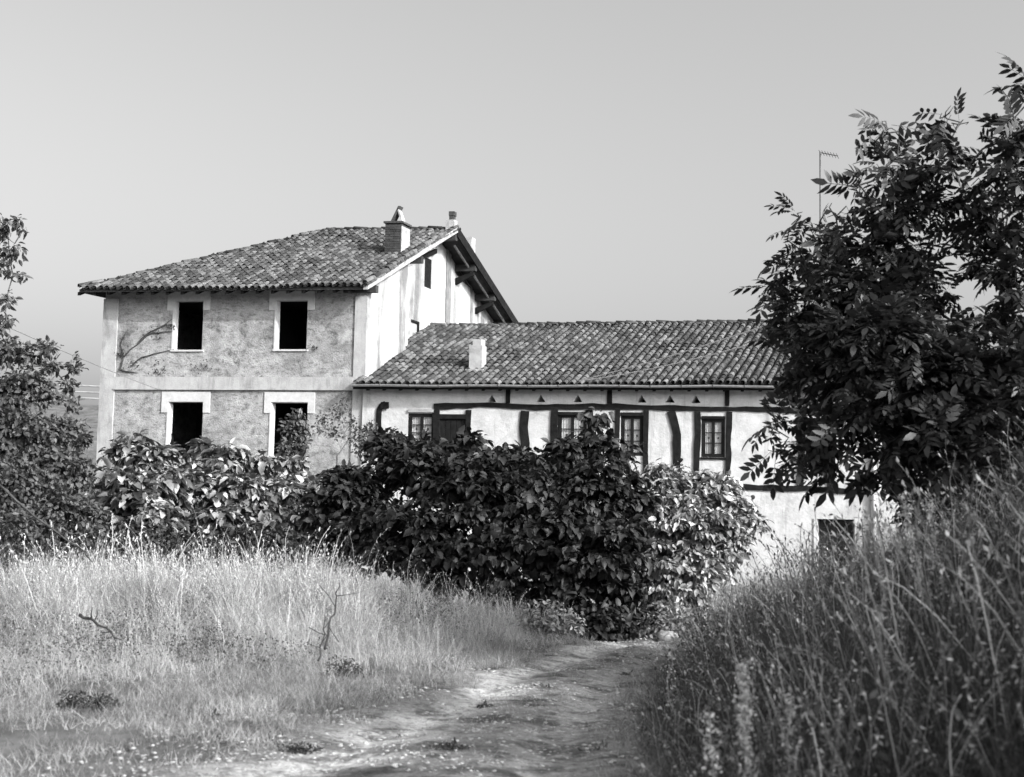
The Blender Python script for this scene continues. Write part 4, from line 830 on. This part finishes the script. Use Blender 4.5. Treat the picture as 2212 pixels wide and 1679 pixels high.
# tall pale grass on the left
def tallm(x, y):
    d = xl(y) - x; lim = np.interp(x, [-9, -3, 1], [13.6, 14.2, 15.5]) + (fbm(x * .7, y * .2, 31) - .5) * 2.0
    return sstep(.25, 1.0, d) * sstep(-.4, .5, y - lim) * (1 - sstep(20.5, 21.5, y))
def tallh(x, y):
    d = xl(y) - x; lim = np.interp(x, [-9, -3, 1], [13.6, 14.2, 15.5])
    return (.19 + .32 * sstep(.3, 3.0, d) * sstep(-.5, 3.2, y - lim)) * (.35 + 1.3 * fbm(x * 1.9, y * 1.9, 41)) * (.75 + .5 * fbm(x * .5, y * .5, 42))
P = sow(400000, -12, 2, 11.5, 21.5, lambda x, y: tallm(x, y) * np.clip(2.6 * fbm(x * 2.3, y * 2.3, 44) - .7, .05, 1))
h = tallh(P[:, 0], P[:, 1]) * rng.uniform(.55, 1.25, len(P)); w = rng.uniform(.002, .0055, len(P))
sel = rng.random(len(P)); parts = []
for tm, lo, hi in ((B1, 0, .25), (B2, .25, .55), (B3, .55, .78), (B4, .78, .93)):
    k = (sel >= lo) & (sel < hi); parts.append((tm, grassT(P[k], h[k], w[k], .42, (-.12, 0))))
link_mesh('tall_grass', join_scatter('tall_grass', parts), MT['straw'], label='pale tall dry grass covering the mound left of the track', category='grass', kind='stuff') if False else tag(link_mesh('tall_grass', join_scatter('tall_grass', parts), MT['straw']), 'pale tall dry grass covering the mound left of the track', 'grass', kind='stuff')
k = sel >= .93; Ps = P[k]; hs = (h[k] * 1.1 + .06) * np.where(rng.random(k.sum()) < .14, 1.45, 1)
tag(link_mesh('grass_heads', join_scatter('grass_heads', [(SS, grassT(Ps, hs, hs, .25, (-.12, 0)))]), MT['seed']), 'feathery seed heads rising above the pale tall grass', 'grass', kind='stuff')
# short grass between
def shortm(x, y):
    d = xl(y) - x; onp = sstep(.0, .6, -d) * sstep(.1, .5, xr(y) - x)
    pos = (x - xl(y)) / (xr(y) - xl(y)); mid = np.exp(-((pos - .56) / .10) ** 2) * .55 + .35 * sstep(.85, 1, pos) + .4 * (1 - sstep(0, .16, pos)); return (1 - onp * (.95 - mid * (.4 + fbm(x * 1.2, y * 1.2, 51))))  * (1 - sstep(0, .3, x - xr(y)))
P = sow(430000, -10, 3, 6.5, 20, lambda x, y: shortm(x, y) * (1 - .6 * tallm(x, y)) * np.clip(3.4 * fbm(x * 1.7, y * 1.7, 53) - 1.15, .10, 1) * (.35 + .65 * sstep(8.6, 12, y)))
h = (.05 + .13 * fbm(P[:, 0] * 1.1, P[:, 1] * 1.1, 55) ** 1.5 * 1.6) * rng.uniform(.5, 1.4, len(P)) * (1 - .45 * sstep(0, .5, P[:, 0] - xl(P[:, 1]))); w = rng.uniform(.003, .006, len(P))
k = rng.random(len(P)) < .6
tag(link_mesh('short_grass', join_scatter('short_grass', [(blade(.5, 2), grassT(P[k], h[k], w[k], .5)), (blade(1.1, 3), grassT(P[~k], h[~k] * 1.3, w[~k], .5))]), MT['green']), 'short trodden turf between the track and the tall grass', 'grass', kind='stuff')
# bank on the right
def bankm(x, y): return sstep(-.1, .5, x - xr(y)) * (1 - sstep(20, 22, y))
P = sow(600000, .3, 8.5, 5.4, 22, lambda x, y: bankm(x, y) * (.45 + .55 * fbm(x * 1.2, y * 1.2, 61)) * np.clip(9.5 / y, .25, 1))
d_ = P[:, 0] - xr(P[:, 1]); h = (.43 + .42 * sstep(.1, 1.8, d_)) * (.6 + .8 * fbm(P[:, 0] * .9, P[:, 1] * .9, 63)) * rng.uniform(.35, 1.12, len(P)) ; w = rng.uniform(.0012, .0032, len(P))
sel = rng.random(len(P)); parts = []
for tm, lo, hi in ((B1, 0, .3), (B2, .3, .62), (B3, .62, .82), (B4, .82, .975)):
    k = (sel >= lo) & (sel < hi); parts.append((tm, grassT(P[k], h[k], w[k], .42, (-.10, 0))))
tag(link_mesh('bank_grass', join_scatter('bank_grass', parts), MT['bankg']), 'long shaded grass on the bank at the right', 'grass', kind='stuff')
Pw = sow(60000, .3, 8.5, 4.5, 20, lambda x, y: bankm(x, y) * (fbm(x * 1.1, y * 1.1, 67) > .5)); Pw[:, 2] += rng.beta(1.6, 1.6, len(Pw)) * .62
tag(link_mesh('bank_weeds', scatter('bank_weeds', T_SMALL, frames(Pw, rng.normal(size=(len(Pw), 3)) + np.array([0, 0, .3]), rng.normal(0, .6, (len(Pw), 3)) + np.array([0, 0, 1.]), rng.uniform(.025, .06, len(Pw)))), MT['shrubleaf']), 'small-leaved weeds tangled into the bank grass', 'weeds', kind='stuff')
k = sel >= .975; Ps = P[k]; hs = h[k] * 1.15 + .10
tag(link_mesh('bank_heads', join_scatter('bank_heads', [(SS, grassT(Ps, hs, hs, .28, (-.15, 0)))]), MT['bseed']), 'pale seed heads and stalks standing in the bank grass', 'grass', kind='stuff')
# sparse rough growth in front of and beside the houses
x = rng.uniform(-16, 20, 26000); y = rng.uniform(23, 45.5, 26000); ok = (x < xl(y)) | (x > xr(y)); qa = np.linalg.solve(np.array([[U[0], V[0]], [U[1], V[1]]]), np.stack([x - O[0], y - O[1]])); ok &= qa[1] < -.2
P = np.stack([x, y, ground(x, y) - .01], 1)[ok]; h = rng.uniform(.2, .7, len(P)); w = rng.uniform(.008, .014, len(P))
tag(link_mesh('rough_grass', join_scatter('rough_grass', [(B2, grassT(P, h, w, .3))]), MT['green']), 'rough grass growing at the foot of the houses', 'grass', kind='stuff')

# ------------------------------------------------------------------ weeds, stones, sticks
def weed(name, label, cat_, px, py, Yd, rpx, n, size, m, tm=T_OVAL, group=None, flat=1.0):
    c = at(px, py, Yd); g0 = float(ground(c[0], c[1])); r = rpx / FOC * Yd
    q = flat; c[2] = g0 + r * .55 * q
    return plant(name, label, cat_, (c[0], c[1], g0), (c[0], c[1], g0 + r * .3 * q), [(c, (r, r * .8, r * .75 * q)), (c + np.array([r * .7, .1, -.05 * q]), (r * .7, r * .6, r * .5 * q)), (c + np.array([-r * .8, 0, -.08 * q]), (r * .6, r * .55, r * .4 * q))], tm, n, size, m, r0=.015, individual=0, crown='leaves', trunkname='stem', group=group, out=.6, droop=.1, shell=.9, up=.6)
weed('weed_clump', 'pale leafy weed clump at the right end of the tall grass', 'weed', 1180, 1350, 20.3, 62, 800, .085, MT['weed'])
weed('weed_clump', 'pale weed clump under the right side of the sunlit bush', 'weed', 1450, 1310, 21.6, 60, 800, .085, MT['weed'])
weed('weed_clump', 'weed clump between the pale stone and the grassy bank', 'weed', 1530, 1330, 21.8, 50, 600, .085, MT['weed'])
weed('weed_clump', 'dark low weeds under the dark central bush beside the track', 'weed', 1300, 1370, 20.9, 50, 600, .11, MT['figleaf'], T_FIG)
weed('weed_tuft', 'dark rosette of weeds in the turf right of the dead sticks', 'weed', 740, 1462, 14.6, 40, 900, .028, MT['darkleaf'])
weed('weed_tuft', 'dark round weed tuft on the turf at lower left', 'weed', 160, 1530, 12.2, 36, 800, .026, MT['darkleaf'])
weed('weed_tuft', 'dark weed tuft beside the round one at lower left', 'weed', 215, 1540, 12.0, 32, 700, .026, MT['darkleaf'])
tufts = [(1050, 1530, 16), (1180, 1490, 11), (965, 1628, 30), (1290, 1622, 14), (1350, 1452, 12), (640, 1622, 34), (470, 1560, 14), (860, 1588, 11)]
for k, (x, y, r) in enumerate(tufts):
    d = ray(x, y); t = 1.6 / -d[2]; c = CAM + d * t
    weed('track_tuft', ('small dark tuft on the track, %s' % ('on the middle strip above the large lower one', 'second farthest up the middle strip', 'broad one near the lower edge of the middle strip', 'alone in the shade near the bank', 'farthest one where the track narrows', 'broadest one at the left verge near the lower edge', 'in the turf left of the broadest one', 'on the pale rut left of the middle strip')[k]), 'weed', x, y, c[1], r * 1.25, 700, .022, MT['darkleaf'], T_SMALL, group='weed tufts on the track', flat=.45)
Pm = sow(240000, -12, 1, 12.5, 20.5, lambda x, y: tallm(x, y) * np.clip((fbm(x * .8 + 3, y * .6, 81) - .50) * 5, 0, 1)); Pm[:, 2] += rng.beta(1.3, 1.7, len(Pm)) * .38
tag(link_mesh('meadow_weeds', scatter('meadow_weeds', T_SMALL, frames(Pm, rng.normal(size=(len(Pm), 3)) + np.array([0, 0, .3]), rng.normal(0, .6, (len(Pm), 3)) + np.array([0, 0, 1.]), rng.uniform(.012, .036, len(Pm)))), MT['shrubleaf']), 'darker small-leaved weeds tangled through the pale tall grass', 'weeds', kind='stuff')
def rock(r, seed):
    rr = np.random.default_rng(seed); bm = bmesh.new(); bmesh.ops.create_icosphere(bm, subdivisions=2 if r > .1 else 1, radius=1)
    off = rr.uniform(0, 50, 3)
    v = []; 
    for q in bm.verts:
        c = q.co; s = 1 + .35 * (float(vnoise(c.x * 1.6 + off[0], c.y * 1.6 + c.z + off[1], seed)) - .5) * 2; v.append((c.x * r * s, c.y * r * s * .8, c.z * r * s * .55))
    f = [tuple(q.index for q in p.verts) for p in bm.faces]; bm.free(); return Tmpl(v, f)
c = at(1442, 1350, 21.0); c[2] = float(ground(c[0], c[1])) + .10
t = rock(.17, 3); tag(link_mesh('field_stone', tmesh('field_stone', t, MT['stone']), None, loc=c), 'pale rounded stone at the foot of the bush where the track bends', 'stone')
n = 9000; y = rng.uniform(6.5, 21, n); s_ = rng.beta(1.3, 1.3, n); x = xl(y) - .6 + (xr(y) - xl(y) + .6) * s_; kk = fbm(x * 1.1, y * 1.1, 71) > .42; x, y = x[kk], y[kk]
P = np.stack([x, y, ground(x, y) + .026], 1); T = frames(P, rng.normal(size=(len(P), 3)) * np.array([1, 1, .2]), np.tile([0, 0, 1.], (len(P), 1)), (lambda g_: np.stack([g_, g_ * rng.uniform(.6, 1, len(P)), g_ * .5], 1))(np.minimum(rng.gamma(1.3, .008, len(P)) + .003, .03)))
tag(link_mesh('gravel', scatter('gravel', rock(1.0, 8) if False else Tmpl(rock(.09, 8).v / .09, rock(.09, 8).f), T), MT['stone']), 'loose pale pebbles scattered over the track', 'gravel', kind='stuff')
def stick(label, pts, r, Yd):
    P3 = []
    for (x, y, yd) in pts: P3.append(at(x, y, yd))
    mb = MB(); Q = []
    for i in range(len(P3) - 1):
        for t in (0, .25, .5, .75): Q.append(P3[i] + (P3[i + 1] - P3[i]) * t + rng.normal(0, .012, 3))
    Q.append(P3[-1]); mb.tube(Q, list(np.linspace(r, r * .35, len(Q))), 6)
    for k in range(4):
        b = Q[2 + k * (len(Q) - 3) // 4]; dv = rng.normal(0, 1, 3) + Zv * .6; dv *= rng.uniform(.12, .3) / np.linalg.norm(dv); mb.tube([b, b + dv * .5 + rng.normal(0, .012, 3), b + dv], [r * .4, r * .3, .003], 5)
    return tag(mb.build('dead_branch', MT['deadwood'], None, True), label, 'branch', 'dead branches in the tall grass')
stick('dark dead branch lying in the tall grass near the left edge', [(170, 1328, 13.6), (215, 1348, 13.5), (262, 1382, 13.3)], .018, 13)
stick('upright dark dead stem in the middle of the tall grass', [(700, 1400, 14.6), (712, 1350, 14.7), (726, 1300, 14.8), (734, 1258, 14.9)], .014, 15)
stick('short upright dead stem left of the taller one', [(690, 1430, 14.5), (700, 1370, 14.6), (702, 1330, 14.6)], .010, 15)
stick('slanting bare branch at the foot of the left shrub', [(-10, 1040, 19), (80, 1120, 18.8), (170, 1180, 18.6), (200, 1215, 18.5)], .02, 18)
# tall dry dock stalks at the front of the bank
def dock(label, px, ybase, ytop, Yd, lean, n):
    b = at(px, ybase, Yd); g0 = float(ground(b[0], b[1])); b[2] = g0; tp = at(px + lean, ytop, Yd)
    e = empty('dock_stalk', b, label, 'dock plant', 'dry dock stalks at the foot of the bank')
    mb = MB(); pts = [b + (tp - b) * t + rng.normal(0, .012, 3) for t in np.linspace(0, 1, 7)]; mb.tube(pts, list(np.linspace(.007, .003, 7)), 5); mb.build('stem', MT['seed'], e)
    t = rng.beta(2.2, 1.2, n); P = b + (tp - b) * t[:, None] + rng.normal(0, .018, (n, 3)); off = np.array(e.location)
    link_mesh('seed_spike', scatter('seed_spike', T_SMALL, frames(P, rng.normal(size=(n, 3)) + np.array([0, 0, .5]), rng.normal(size=(n, 3)), rng.uniform(.014, .03, n)), off), MT['seed'], e, kind='stuff')
dock('tallest dry dock stalk at the near foot of the bank', 1618, 1700, 1435, 6.6, -12, 420)
dock('short dry dock stalk left of the tallest one', 1560, 1720, 1545, 6.4, -30, 160)
dock('dry dock stalk in the dark grass right of the tallest one', 1690, 1720, 1500, 6.8, 20, 160)
dock('dry stalk with pale tip leaning near the lower middle of the bank', 1990, 1640, 1440, 7.2, -30, 160)
dock('tall stalk leaning against the walnut shade higher on the bank', 2010, 1300, 1070, 9.5, -60, 220)
dock('second tall stalk beside the leaning one higher on the bank', 2060, 1290, 1080, 9.5, -55, 220)
dock('dry stalk beside the track at the left foot of the bank', 1460, 1560, 1400, 10.5, -12, 90)
print('scene built', len(bpy.data.objects), sum(len(m.polygons) for m in bpy.data.meshes))
